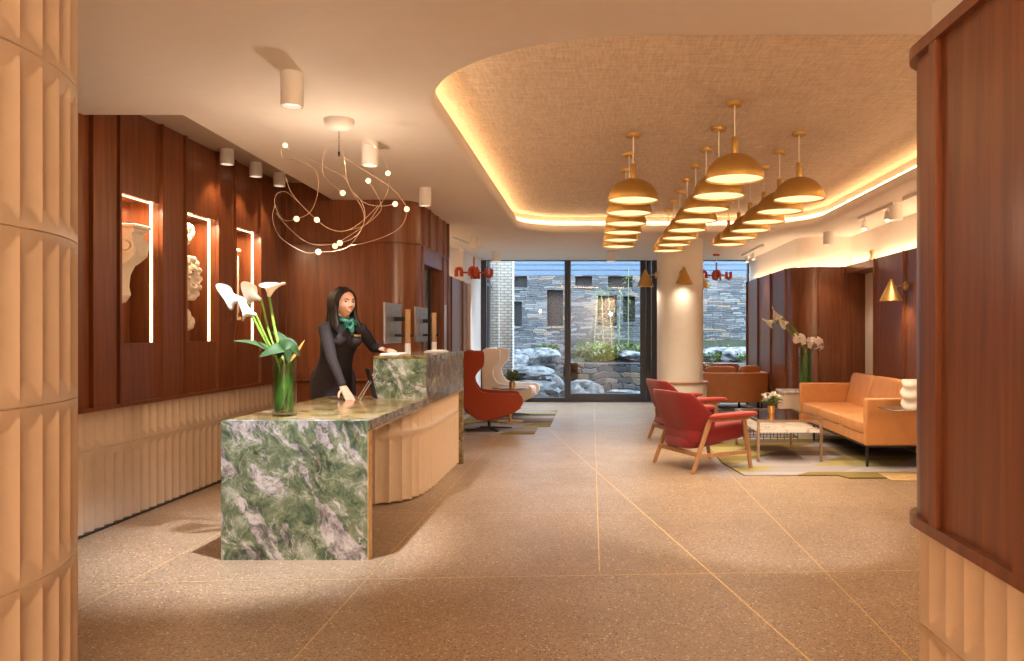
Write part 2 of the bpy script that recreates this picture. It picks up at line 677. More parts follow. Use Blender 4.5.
        c = t.ramp(sp.outputs[0], [(0.0, (0.022, 0.024, 0.027)), (0.35, (0.05, 0.055, 0.062)), (0.65, (0.10, 0.105, 0.11)), (1 - warm - 0.02, (0.21, 0.21, 0.205)), (1 - warm, (0.23, 0.155, 0.08))])
        c = t.mix(t.math('MULTIPLY', t.noise(v, 14, 6, 0.7).outputs[0], 0.6), c, (0.10, 0.11, 0.13))
        ez = t.math('PINGPONG', zz, 0.5)
        ex = t.math('PINGPONG', xx, 0.5)
        ed = t.math('MINIMUM', t.math('MULTIPLY', ez, 1.0), t.math('MULTIPLY', ex, sz / sx * 0.6))
        gap = t.ramp(ed, [(0.0, (1, 1, 1)), (0.09, (0, 0, 0))])
        c = t.mix(t.math('MULTIPLY', gap, 0.85), c, (0.02, 0.02, 0.025))
        t.p(col=c, rough=0.75)
        hgt = t.math('ADD', t.math('MULTIPLY', t.ramp(ed, [(0, (0, 0, 0)), (0.14, (1, 1, 1))]), 0.6), t.math('MULTIPLY', sp.outputs[1], 0.6))
        t.bump(hgt, 0.9, 0.06)
        MAT[nm] = t.m
    # boulders
    t = NT('boulder')
    v = t.coord((2, 2, 5), (0.3, 0.4, 0))
    f = t.noise(v, 2.2, 8, 0.68, 0.6).outputs[0]
    t.p(col=t.ramp(f, [(0.32, (0.02, 0.022, 0.026)), (0.45, (0.085, 0.095, 0.11)), (0.56, (0.17, 0.185, 0.20)), (0.70, (0.40, 0.41, 0.41))]), rough=0.7)
    t.bump(f, 0.6, 0.06)
    MAT['boulder'] = t.m
    # white brick
    t = NT('white_brick')
    v = t.coord((1, 1, 1), (PI / 2, 0, 0))
    br = t.n('ShaderNodeTexBrick', {'Vector': v, 'Scale': 1.0, 'Mortar Size': 0.010, 'Brick Width': 0.15, 'Row Height': 0.058,
                                    'Color1': (0.66, 0.63, 0.58, 1), 'Color2': (0.50, 0.47, 0.43, 1), 'Mortar': (0.30, 0.26, 0.22, 1)})
    t.p(col=br.outputs[0], rough=0.8)
    MAT['white_brick'] = t.m
    # rug: skewed blocks of olive, mustard, grey and brown
    for nm, sk in (('rug', 0.9), ('rug_far', 0.5)):
        t = NT(nm)
        tc = t.n('ShaderNodeTexCoord')
        s3 = t.n('ShaderNodeSeparateXYZ', {0: tc.outputs['Object']})
        row = t.math('FLOOR', t.math('MULTIPLY', s3.outputs[1], 3.1))
        rn = t.n('ShaderNodeTexWhiteNoise', noise_dimensions='1D')
        t.set(rn.inputs['W'], row)
        xs = t.math('ADD', t.math('ADD', s3.outputs[0], t.math('MULTIPLY', s3.outputs[1], -sk)), t.math('MULTIPLY', rn.outputs[0], 1.2))
        cx = t.math('FLOOR', t.math('MULTIPLY', xs, 1.25))
        cb = t.n('ShaderNodeCombineXYZ', {0: cx, 1: row})
        wn = t.n('ShaderNodeTexWhiteNoise', {'Vector': cb.outputs[0]}, noise_dimensions='2D')
        c = t.ramp(wn.outputs[0], [(0.0, (0.42, 0.37, 0.38)), (0.22, (0.30, 0.21, 0.045)), (0.40, (0.46, 0.38, 0.13)), (0.52, (0.14, 0.085, 0.055)),
                                   (0.68, (0.50, 0.45, 0.45)), (0.84, (0.28, 0.17, 0.07))], 'CONSTANT')
        pile = t.noise(tc.outputs['Object'], 260, 2).outputs[0]
        c = t.mix(t.math('MULTIPLY', pile, 0.35), c, (0.05, 0.04, 0.03))
        t.p(col=t.mix(0.25, c, (0.0, 0.0, 0.0)), rough=0.95)
        t.bump(pile, 0.4, 0.004)
        MAT[nm] = t.m
    # window glass: clear with a Fresnel reflection
    t = NT('window_glass')
    tr = t.n('ShaderNodeBsdfTransparent', {'Color': (0.93, 0.96, 0.97)})
    gl = t.n('ShaderNodeBsdfGlossy', {'Color': (1, 1, 1), 'Roughness': 0.0})
    mx = t.n('ShaderNodeMixShader', {0: t.math('ADD', fr_(t), 0.028)})
    t.t.links.new(tr.outputs[0], mx.inputs[1])
    t.t.links.new(gl.outputs[0], mx.inputs[2])
    t.t.links.new(mx.outputs[0], t.out.inputs[0])
    MAT['window_glass'] = t.m
    # smoked glass table top
    t = NT('smoked_glass')
    tr = t.n('ShaderNodeBsdfTransparent', {'Color': (0.84, 0.80, 0.75)})
    gl = t.n('ShaderNodeBsdfGlossy', {'Color': (0.9, 0.85, 0.8), 'Roughness': 0.03})
    mx = t.n('ShaderNodeMixShader', {0: t.math('ADD', t.math('MULTIPLY', fr_(t), 1.2), 0.05)})
    t.t.links.new(tr.outputs[0], mx.inputs[1])
    t.t.links.new(gl.outputs[0], mx.inputs[2])
    t.t.links.new(mx.outputs[0], t.out.inputs[0])
    MAT['smoked_glass'] = t.m
    # vase glass
    t = NT('vase_glass')
    tr = t.n('ShaderNodeBsdfTransparent', {'Color': (0.90, 0.95, 0.93)})
    gl = t.n('ShaderNodeBsdfGlossy', {'Roughness': 0.02})
    mx = t.n('ShaderNodeMixShader', {0: t.math('ADD', t.math('MULTIPLY', fr_(t), 1.0), 0.04)})
    t.t.links.new(tr.outputs[0], mx.inputs[1])
    t.t.links.new(gl.outputs[0], mx.inputs[2])
    t.t.links.new(mx.outputs[0], t.out.inputs[0])
    MAT['vase_glass'] = t.m
    # scarf
    t = NT('scarf')
    v = t.coord()
    t.p(col=t.ramp(t.noise(v, 38, 3).outputs[0], [(0.42, (0.003, 0.06, 0.038)), (0.55, (0.008, 0.16, 0.115)), (0.63, (0.10, 0.38, 0.36))]), rough=0.5)
    MAT['scarf'] = t.m
    # foliage outside
    for nm, a, b in (('garden_leaf', (0.05, 0.11, 0.010), (0.20, 0.29, 0.04)), ('pale_leaf', (0.14, 0.18, 0.07), (0.32, 0.36, 0.20))):
        t = NT(nm)
        t.p(col=t.ramp(t.noise(t.coord(), 9, 2).outputs[0], [(0.3, a), (0.7, b)]), rough=0.55)
        MAT[nm] = t.m


def fr_(t):
    lw = t.n('ShaderNodeLayerWeight', {'Blend': 0.5})
    return t.math('MULTIPLY', t.math('POWER', lw.outputs['Facing'], 4.0), 0.85)


mk()
# ================================================================== THE SETTING
ZC = 2.63      # main ceiling
ZR = 2.85      # ceiling of the lit recess
ZS = 2.80      # slot over the wood wall

g = G()
g.box(-4.2, 4.4, -3.2, 14.9, -0.12, 0)
floor = st(g.done('floor', MAT['terrazzo'], flat=True))
g = G()


def strip(a, b, wd=0.012):
    a, b = Vector((*a, 0)), Vector((*b, 0))
    n = (b - a).normalized().cross(Vector((0, 0, 1))) * wd / 2
    z = Vector((0, 0, 0.0012))
    g.quad(a - n + z, a + n + z, b + n + z, b - n + z)


for x in (-2.38, -1.17, 0.04, 2.46):
    strip((x, 2.2 if x != 0.04 else 4.3), (x, 14.5), 0.006)
strip((1.25, 3.0), (1.25, 8.0), 0.006)
strip((0.85, 3.13), (-0.75, 11.57), 0.009)
strip((0.85, 3.13), (1.2, 1.3), 0.009)
strip((-3.1, 4.06), (3.4, 4.40), 0.008)
for y in (2.95, 5.68, 7.6, 9.5, 11.4):
    strip((-3.1, y), (3.4, y + 0.05), 0.005)
st(g.done('brass_inlay', MAT['brass_matte'], floor, flat=True))

# ---- ceiling with the rounded recess and the slot by the wood wall
RX0, RX1, RY0, RY1, RR = -0.94, 2.80, 3.66, 10.72, (1.25, 0.9, 1.0, 0.6)


def rloop(d):
    return rrect(RX0 - d, RX1 + d, RY0 - d, RY1 + d, tuple(r + d for r in RR))


outer = [(-4.2, -3.2), (4.4, -3.2), (4.4, 14.9), (-4.2, 14.9), (-4.2, 8.12), (-2.63, 8.12), (-2.53, 4.95), (-4.2, 4.95)]
g = G()
hole = rloop(0.05)
vo_ = [g.v((x, y, ZC)) for x, y in outer]
vh_ = [g.v((x, y, ZC)) for x, y in hole]
eds = [g.bm.edges.new((l[i], l[(i + 1) % len(l)])) for l in (vo_, vh_) for i in range(len(l))]
bmesh.ops.triangle_fill(g.bm, edges=eds, use_beauty=True)
prof = [(0.05, ZC), (0.022, ZC + 0.006), (0.006, ZC + 0.022), (0.0, ZC + 0.05), (0.0, ZC + 0.085), (0.11, ZC + 0.085), (0.11, ZR)]
g.surf([[(x, y, z) for x, y in rloop(d)] for d, z in prof], cu=True)
# fascia and top of the slot
ceiling = st(g.done('ceiling', MAT['paint'], angle=50))
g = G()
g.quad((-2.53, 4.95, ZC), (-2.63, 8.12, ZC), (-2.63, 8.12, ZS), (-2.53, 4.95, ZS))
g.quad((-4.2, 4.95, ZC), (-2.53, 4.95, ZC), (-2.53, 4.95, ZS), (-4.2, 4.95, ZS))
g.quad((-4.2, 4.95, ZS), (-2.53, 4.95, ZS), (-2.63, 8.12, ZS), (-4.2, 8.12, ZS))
st(g.done('ceiling_slot', MAT['shaded_paint'], ceiling, flat=True))
g = G()
g.f([g.v((x, y, ZR)) for x, y in rloop(0.12)])
st(g.done('ceiling_recess', MAT['wallpaper'], ceiling, flat=True))
g = G()
g.box(-4.3, 4.5, -3.3, 15.0, 3.0, 3.1)
st(g.done('roof', MAT['paint'], flat=True))
# LED strip in the cove
g = G()
g.surf([[(x, y, z) for x, y in rloop(0.105)] for z in (ZC + 0.125, ZC + 0.150)], cu=True)
tag(g.done('cove_light_strip', MAT['led']), 'warm LED strip running round the edge of the ceiling recess', 'light strip')

# ---- left: fluted dado, wood wall with three lit niches
g = G()
flutes(g, [(-3.2, 2.6), (-3.2, 8.1)], 0.008, 0.80, (0.53, 0.0))
g.box(-3.6, -3.24, 2.6, 8.3, 0, 0.79)
st(g.done('wall_left_dado', MAT['tile'], angle=60))
g = G()
g.box(-3.24, -3.188, 2.6, 8.1, 0.0, 0.010)
st(g.done('baseboard_left', MAT['black_metal'], flat=True))

FX = -3.15
niches = [(5.33, 5.815), (6.19, 6.69), (7.05, 7.545)]
NZ0, NZ1 = 1.21, 2.222
g = G()
edges_y = [2.6] + [y for n_ in niches for y in n_] + [8.12]
for a, b in zip(edges_y[0::2], edges_y[1::2]):
    g.box(-3.42, FX, a, b, 0.80, ZS)
for a, b in niches:
    g.box(-3.42, FX, a, b, 0.80, NZ0)
    g.box(-3.42, FX, a, b, NZ1, ZS)
    g.box(-3.42, -3.36, a, b, NZ0, NZ1)
g.box(-3.42, FX + 0.025, 2.6, 8.12, 0.785, 0.81)
wall_left = st(g.done('wall_left', MAT['walnut'], flat=True))
g = G()
for y in (3.6, 4.2, 4.74, 5.02, 5.305, 5.83, 6.165, 6.705, 7.025, 7.56, 7.95):
    g.box(FX - 0.005, FX + 0.028, y - 0.011, y + 0.011, 0.81, ZS)
for a, b in ((5.05, 5.28), (5.86, 6.14), (6.73, 7.0), (7.58, 7.93)):
    g.box(FX - 0.005, FX + 0.014, a, b, 0.81, ZS)
st(g.done('batten', MAT['walnut'], wall_left, flat=True))
for i, (a, b) in enumerate(niches):
    g = G()
    xl = -3.20
    g.box(xl - 0.012, xl + 0.006, b - 0.004, b + 0.0, NZ0 + 0.004, NZ1 - 0.004)
    g.box(xl - 0.012, xl + 0.006, a + 0.004, b - 0.004, NZ1 - 0.004, NZ1)
    g.box(xl - 0.012, xl + 0.006, a, a + 0.004, NZ0 + 0.004, NZ1 - 0.004)
    tag(g.done('niche_light_strip', MAT['led_niche'], flat=True),
        ['warm LED strip framing the wall niche with the scroll bracket', 'warm LED strip framing the middle wall niche with the rosette ornament',
         'warm LED strip framing the niche nearest the back wall'][i], 'light strip', 'LED strips of the wall niches')
    lamp('AREA', 'niche_light', (-3.19, (a + b) / 2, NZ1 - 0.03), 3.5, WARM, 0.12)

# ---- back wall behind the desk, rounded corner, return with the lift door
g = G()
pth = [(-3.4, 8.1), (-2.04, 8.1)] + arc(-2.04, 8.35, 0.25, -90, 0, 10) + [(-1.79, 8.44)]
rows = [[(x, y, z) for x, y in pth] for z in (0, 0.8, 2.2, ZC + 0.01)]
g.surf(rows)
g.quad((-3.4, 8.1, ZC), (-2.4, 8.1, ZC), (-2.4, 8.1, ZS + 0.02), (-3.4, 8.1, ZS + 0.02))
DY0, DY1, DZ = 8.44, 9.56, 2.02
g.box(-2.3, -1.79, DY1, 9.92, 0, ZC + 0.01)
g.box(-2.3, -1.79, DY0, DY1, DZ, ZC + 0.01)
g.box(-2.3, -1.81, DY0 - 0.02, DY0, 0, DZ)
wall_back = st(g.done('wall_back', MAT['walnut'], angle=30))
g = G()
for x in (-3.1, -2.22):
    g.box(x - 0.006, x + 0.006, 8.085, 8.11, 0, ZC)
off = [(-3.4, 8.092), (-2.04, 8.092)] + arc(-2.04, 8.35, 0.258, -90, 0, 10) + [(-1.782, 9.93)]
for z in (0.80, 2.20):
    g.tube([(x, y, z) for x, y in off], 0.011, 6)
for y in (8.46, 8.78, 9.22, 9.62, 9.90):
    g.box(-1.80, -1.765, y - 0.012, y + 0.012, 2.2, ZC)
for y in (8.42, 9.58, 9.90):
    g.box(-1.80, -1.77, y - 0.012, y + 0.012, 0, 2.2)
st(g.done('batten', MAT['walnut'], wall_back, angle=30))
g = G()
g.box(-1.97, -1.93, DY0, DY1 - 0.005, 0, DZ)
door_1 = st(g.done('door_1', MAT['grey_plastic'], flat=True))
g = G()
g.box(-1.93, -1.925, 8.98, 8.99, 0, DZ)
g.box(-1.93, -1.90, 9.40, 9.45, 0, DZ)
st(g.done('door_frame', MAT['black_metal'], door_1, flat=True))
g = G()
g.box(-1.79, -1.778, 9.66, 9.78, 1.05, 1.62)
tag(g.done('call_panel', MAT['steel'], flat=True, bevel=0.003), 'slim steel lift call panel on the wood wall beside the dark doorway', 'panel')

# ---- further left wall: low wood wall, white wall above it
g = G()
g.box(-2.4, -1.98, 9.92, 12.72, 0, 2.07)
wall_far_left = st(g.done('wall_far_left', MAT['walnut'], flat=True))
g = G()
for y in (10.05, 10.75, 11.0, 11.2, 12.2):
    g.box(-1.99, -1.955, y - 0.02, y + 0.02, 0, 2.07)
st(g.done('batten', MAT['walnut'], wall_far_left, flat=True))
g = G()
g.box(-2.6, -2.2, 9.92, 14.9, 0, ZC)
g.box(-2.6, -1.93, 12.725, 12.85, 0, 2.07)
g.box(-2.6, -2.06, 12.8, 14.9, 0, ZC)
st(g.done('wall_far_left_plaster', MAT['paint'], flat=True))
g = G()
g.box(-2.12, -2.09, 9.95, 12.65, 2.072, 2.085)
tag(g.done('ledge_light_strip', MAT['led_niche'], flat=True), 'warm LED strip on top of the low wood wall at the far left', 'light strip')

# ---- fluted column, near left
g = G()
cp = arc(-2.585, 2.34, 0.91, -199.83, 160.17, 180)
flutes(g, cp, 0, ZC, (0.53, 1.06, 1.59, 2.12), period=0.1059, depth=0.021, arch=0.075, per=14)
st(g.done('column', MAT['tile'], angle=60))

# ---- near right partition: wood over flutes
PX = 0.85
ppath = [(PX, -1.5), (PX, 2.04)] + arc(PX + 0.12, 2.04, 0.12, 180, 90, 10) + [(1.6, 2.16)]
ppath_r = list(reversed(ppath))


def offp(path, d):
    out = []
    n = len(path)
    for i in range(n):
        a = Vector(path[max(i - 1, 0)])
        b = Vector(path[min(i + 1, n - 1)])
        t = (b - a).normalized()
        out.append((path[i][0] - t.y * d, path[i][1] + t.x * d))
    return out


g = G()
fp = [(1.6, 2.175)] + arc(PX + 0.12, 2.055, 0.12, 90, 180, 10) + [(PX, -1.5)]
flutes(g, list(reversed(fp))[::-1], 0, 0.80, (0.53, 0.80), period=0.095, depth=0.024, arch=0.055)
st(g.done('wall_near_right_dado', MAT['tile'], angle=60))
g = G()
g.surf([[(x, y, z) for x, y in offp(ppath, 0.012)] for z in (0.80, 2.0)])
wall_nr = st(g.done('wall_near_right', MAT['walnut'], angle=30))
g = G()
for z0, z1 in ((0.785, 0.812), (1.985, 2.015)):
    a, b = offp(ppath, 0.03), offp(ppath, -0.05)
    g.surf([[(x, y, z0) for x, y in b], [(x, y, z0) for x, y in a], [(x, y, z1) for x, y in a], [(x, y, z1) for x, y in b]], cv=True)
for y0, y1 in ((1.915, 1.955), (1.50, 1.565)):
    g.box(PX - 0.028, PX + 0.02, y0, y1, 0.81, 1.99)
st(g.done('trim_1', MAT['walnut'], wall_nr, angle=30))
g = G()
g.box(0.90, 1.6, -1.5, 2.12, 1.9, ZC)
st(g.done('wall_near_right_plaster', MAT['white_paint'], flat=True))
g = G()
g.box(0.866, 0.876, -1.2, 1.9, 2.016, 2.022)
tag(g.done('ledge_light_strip', MAT['led_niche'], flat=True), 'warm LED strip on top of the near right wood partition', 'light strip')

# ---- right wall of the lounge: tall wood panels, rounded corner, doorway
g = G()
WZ = 2.2
pA = [(3.5, 2.0), (3.5, 9.90)]
pB = [(3.80, 11.07), (3.12, 11.07)] + arc(3.12, 11.41, 0.34, -90, -180, 10) + [(2.78, 14.42)]
for pth in (pA, pB):
    g.surf([[(x, y, z) for x, y in pth] for z in (0, WZ)])
g.quad((3.5, 9.9, 0), (3.8, 9.9, 0), (3.8, 9.9, WZ), (3.5, 9.9, WZ))
g.surf([[(x, y, WZ) for x, y in pB], [(4.3, y + 0.001 * i, WZ) for i, (x, y) in enumerate(pB)]])
g.quad((3.5, 2, WZ), (3.9, 2, WZ), (3.9, 11.07, WZ), (3.5, 11.07, WZ))
g.quad((3.5, 9.9, 2.1), (3.5, 11.07, 2.1), (3.5, 11.07, WZ), (3.5, 9.9, WZ))
g.quad((3.5, 9.9, 2.1), (3.5, 11.07, 2.1), (3.8, 11.07, 2.1), (3.8, 9.9, 2.1))
wall_right = st(g.done('wall_right', MAT['walnut'], angle=30))
g = G()
for y in (5.2, 6.1, 7.05, 8.0, 8.95, 9.88):
    g.box(3.472, 3.51, y - 0.012, y + 0.012, 0, WZ)
for y in (11.45, 12.4, 13.35, 14.3):
    g.box(2.752, 2.79, y - 0.012, y + 0.012, 0, WZ)
for x in (3.14, 3.46):
    g.box(x - 0.012, x + 0.012, 11.045, 11.08, 0, WZ)
st(g.done('batten', MAT['walnut'], wall_right, flat=True))
g = G()
qB = [(4.4, 11.20), (3.14, 11.20)] + arc(3.14, 11.43, 0.23, -90, -180, 10) + [(2.91, 14.9)]
g.surf([[(x, y, z) for x, y in qB] for z in (WZ - 0.02, ZC)])
g.quad((3.63, 2, WZ - 0.02), (3.63, 11.3, WZ - 0.02), (3.63, 11.3, ZC), (3.63, 2, ZC))
g.quad((3.78, 9.8, 0), (3.78, 11.2, 0), (3.78, 11.2, WZ), (3.78, 9.8, WZ))
st(g.done('wall_right_plaster', MAT['paint'], angle=40))
g = G()
lB = [(3.6, 11.13), (3.13, 11.13)] + arc(3.13, 11.42, 0.29, -90, -180, 10) + [(2.84, 14.3)]
g.surf([[(x, y, WZ + z) for x, y in offp(lB, o_)] for o_, z in ((0.008, 0.006), (-0.008, 0.006))])
g.box(3.555, 3.575, 4.0, 11.1, WZ + 0.004, WZ + 0.008)
tag(g.done('ledge_light_strip', MAT['led_wall'], flat=True), 'warm LED strip on top of the wood wall along the right side of the lounge', 'light strip')

# ---- walls behind the camera and at the sides
g = G()
g.box(-4.3, 4.5, -3.3, -3.15, 0, 3.0)
st(g.done('wall_front', MAT['paint'], flat=True))
g = G()
g.box(-4.3, -4.15, -3.3, 3.2, 0, 3.0)
g.box(-4.15, -3.42, 2.6, 2.7, 0, 3.0)
st(g.done('wall_near_left', MAT['paint'], flat=True))
g = G()
g.box(4.35, 4.5, -3.3, 15, 0, 3.0)
st(g.done('wall_far_right', MAT['paint'], flat=True))

# ---- window wall
WY = 14.84


def window(name, x0, x1, z0, z1, fw, y=WY, d=0.12, rails=(), fl=None, fr=None, fb=None):
    fl, fr, fb = fl or fw, fr or fw, fb or fw
    g = G()
    g.box(x0, x1, y, y + d, z0, z0 + fb)
    g.box(x0, x1, y, y + d, z1 - 0.012, z1)
    g.box(x0, x0 + fl, y, y + d, z0 + fb, z1 - 0.012)
    g.box(x1 - fr, x1, y, y + d, z0 + fb, z1 - 0.012)
    for a, b in rails:
        g.box(a, b, y - 0.02, y + d, z0 + fb, z1 - 0.012)
    o = st(g.done(name, MAT['frame_metal'], flat=True, bevel=0.004))
    g = G()
    g.box(x0 + fw * 0.5, x1 - fw * 0.5, y + d * 0.5, y + d * 0.5 + 0.012, z0 + fw * 0.5, z1 - fw * 0.25)
    st(g.done('pane', MAT['window_glass'], o, flat=True))
    return o


window('window_1', -2.06, -0.46, 0.0, ZC, 0.10, fr=0.05, fb=0.075)
window('window_2', -0.455, 0.96, 0.0, ZC, 0.06, y=WY + 0.01, fb=0.15)
g = G()
for a, b, dy in ((0.90, 1.00, 0.0), (1.01, 1.10, 0.04), (1.11, 1.26, 0.0)):
    g.box(a, b, WY + dy, WY + 0.14, 0, ZC)
st(g.done('window_2_frame', MAT['frame_metal'], flat=True, bevel=0.004))
window('window_3', 1.25, 2.98, 0.0, ZC, 0.09)
g = G()
g.box(-2.1, 3.0, WY - 0.03, WY + 0.14, 0.0, 0.015)
st(g.done('windowsill', MAT['frame_metal'], flat=True))

# ---- round column with a wooden ledge
g = G()
g.lathe([(0.333, 0), (0.333, ZC)], (1.276, 11.6, 0), 48)
st(g.done('column', MAT['white_paint']))
g = G()
g.lathe([(0.338, 0.0), (0.385, 0.0), (0.385, 0.555), (0.338, 0.555)], (1.276, 11.6, 0), 48, cap=False)
st(g.done('column_plinth', MAT['white_paint']))
g = G()
g.lathe([(0.335, 0.555), (0.405, 0.555), (0.405, 0.582), (0.335, 0.582)], (1.276, 11.6, 0), 48, cap=False)
st(g.done('column_trim', MAT['chair_wood'], angle=30))
# ================================================================== LAMPS
# ---- brass dome pendants: 6 + 8 + 6
P_R, P_Z = 0.20, 2.322


def make_pendant():
    t = thing('pendant_light', 'x', 'pendant lamp', group='brass dome pendants under the ceiling recess')
    g = G()
    n = 12
    prof = [(P_R - 0.006, 0.0)] + [(P_R * math.cos(PI / 2 * i / n), 0.178 * math.sin(PI / 2 * i / n)) for i in range(n)] + [(0.022, 0.178)]
    inner = [(max((P_R - 0.006) * math.cos(PI / 2 * i / n), 0.02), 0.172 * math.sin(PI / 2 * i / n)) for i in range(n, -1, -1)]
    g.lathe(prof + inner, seg=40, cap=False)
    g.done('lamp_shade', MAT['shade_brass'], t)
    g = G()
    g.lathe([(0.0001, 0.012), (P_R - 0.007, 0.012)], seg=40, cap=False)
    g.done('diffuser', MAT['lamp_disc'], t)
    g = G()
    g.lathe([(0.022, 0.172), (0.022, 0.285), (0.018, 0.291), (0.004, 0.291)], seg=16)
    g.done('neck', MAT['shade_brass'], t)
    g = G()
    g.tube([(0, 0, 0.285), (0, 0, 0.51)], 0.0045, 6)
    g.done('cord', MAT['ceramic'], t)
    g = G()
    g.lathe([(0.056, ZR - P_Z), (0.056, ZR - P_Z - 0.024), (0.052, ZR - P_Z - 0.028), (0.005, ZR - P_Z - 0.028)], seg=24)
    g.done('canopy', MAT['shade_brass'], t)
    return t


def make_lamp_light(t, power, z=-0.03):
    lamp('SPOT', 'pendant_bulb', (t.location.x, t.location.y, t.location.z + z), power, (1.0, 0.83, 0.62), 0.15, t, aim=(t.location.x, t.location.y, 0), spot=2.4, blend=0.9)


ORD = ['nearest', 'second', 'third', 'fourth', 'fifth', 'sixth', 'seventh', 'eighth']
proto = make_pendant()
first = True
for row, x, ys in (('middle', 0.97, [5.44 + 0.68 * k for k in range(8)]), ('left', 0.325, [6.31 + 0.68 * k for k in range(6)]),
                   ('right', 1.62, [6.26 + 0.645 * k for k in range(6)])):
    for k, y in enumerate(ys):
        lab = 'brass dome pendant lamp, %s from the front in the %s row' % (ORD[k], row)
        if first:
            o = proto
            o.location = (x, y, P_Z)
            o['label'] = lab
            first = False
        else:
            o = dup(proto, (x, y, P_Z), 0, lab)
for o in [o for o in list(COL.objects) if o.name.split('.')[0] == 'pendant_light']:
    make_lamp_light(o, 19.0)


# ---- white cylinder downlights
def downlight(x, y, z, r, h, label, power=0, color=NEUTRAL, spot=1.2, group='white cylinder downlights', aim=None, blend=0.5):
    t = thing('ceiling_downlight', label, 'downlight', (x, y, z), 0, group)
    g = G()
    g.lathe([(r, 0), (r, -h), (r * 0.86, -h), (r * 0.86, -h + 0.02)], seg=28, cap=False)
    g.done('housing', MAT['white_paint'], t)
    g = G()
    g.lathe([(0.0001, -h + 0.018), (r * 0.86, -h + 0.018)], seg=28, cap=False)
    g.done('lens', MAT['downlight_lens'], t)
    if power:
        lamp('SPOT', 'downlight_beam', (x, y, z - h - 0.01), power, color, 0.03, t, aim=aim or (x, y, 0), spot=spot, blend=blend)
    return t


downlight(-1.556, 4.15, ZC, 0.057, 0.175, 'large white cylinder downlight nearest the front left, over the desk front', 230, (0.88, 0.93, 1.0), 1.0, aim=(-1.95, 4.75, 0), blend=0.8)
downlight(-1.56, 5.62, ZC, 0.057, 0.175, 'white cylinder downlight just behind the wire chandelier', 60, (1.0, 0.93, 0.90), 1.4)
downlight(-1.555, 7.45, ZC, 0.057, 0.165, 'white cylinder downlight beside the rounded wood corner', 25, NEUTRAL, 1.3)
downlight(-1.58, 13.2, ZC, 0.075, 0.17, 'white cylinder downlight in front of the left window edge', 50, (0.88, 0.94, 1.0), 1.4)
downlight(0.31, 13.2, ZC, 0.075, 0.17, 'white cylinder downlight above the middle of the glass door', 80, (0.88, 0.94, 1.0), 1.6)
downlight(3.17, 10.7, ZC, 0.075, 0.17, 'white cylinder downlight above the rounded right wood wall', 12, CREAM, 1.4)
downlight(3.17, 8.35, ZC, 0.065, 0.17, 'white cylinder downlight beside the track above the tan sofa', 18, CREAM, 1.4)
for k, (x, y) in enumerate(((-3.02, 6.62), (-3.0, 7.14), (-2.97, 7.6))):
    downlight(x, y, ZS, 0.054, 0.125, ['stubby white downlight over the scroll bracket, first in the slot above the wood wall',
                                       'stubby white downlight in the middle of the slot above the wood wall',
                                       'stubby white downlight deepest in the slot above the wood wall'][k], 7, WARM, 1.5, 'downlights in the slot over the wood wall')
# more of the same over the passage, just out of the picture
downlight(1.75, 2.6, ZC, 0.057, 0.175, 'white cylinder downlight over the passage beside the near right partition', 150, (0.92, 0.95, 1.0), 0.62, aim=(1.0, 5.6, 0))


# ---- wire chandelier
CH = (-1.6, 5.06, ZC)
t = thing('wire_chandelier', 'looping copper wire chandelier with small glowing bulbs, hanging above the reception desk', 'chandelier', CH)
g = G(CH)
g.lathe([(0.093, 0.0), (0.093, -0.022), (0.085, -0.045), (0.06, -0.064), (0.02, -0.073), (0.0001, -0.074)], CH, 28)
g.done('canopy', MAT['white_paint'], t)
g = G(CH)
g.tube([(CH[0], CH[1], ZC - 0.07), (CH[0], CH[1], 2.405)], 0.0022, 6)
g.lathe([(0.001, 2.43), (0.007, 2.425), (0.007, 2.40), (0.001, 2.395)], (CH[0], CH[1], 0), 8)
g.done('cord', MAT['black_metal'], t)


def cpt(px, py, y):
    return ((px - 592) / 800 * y, y, H + (333 - py) * y / 800)


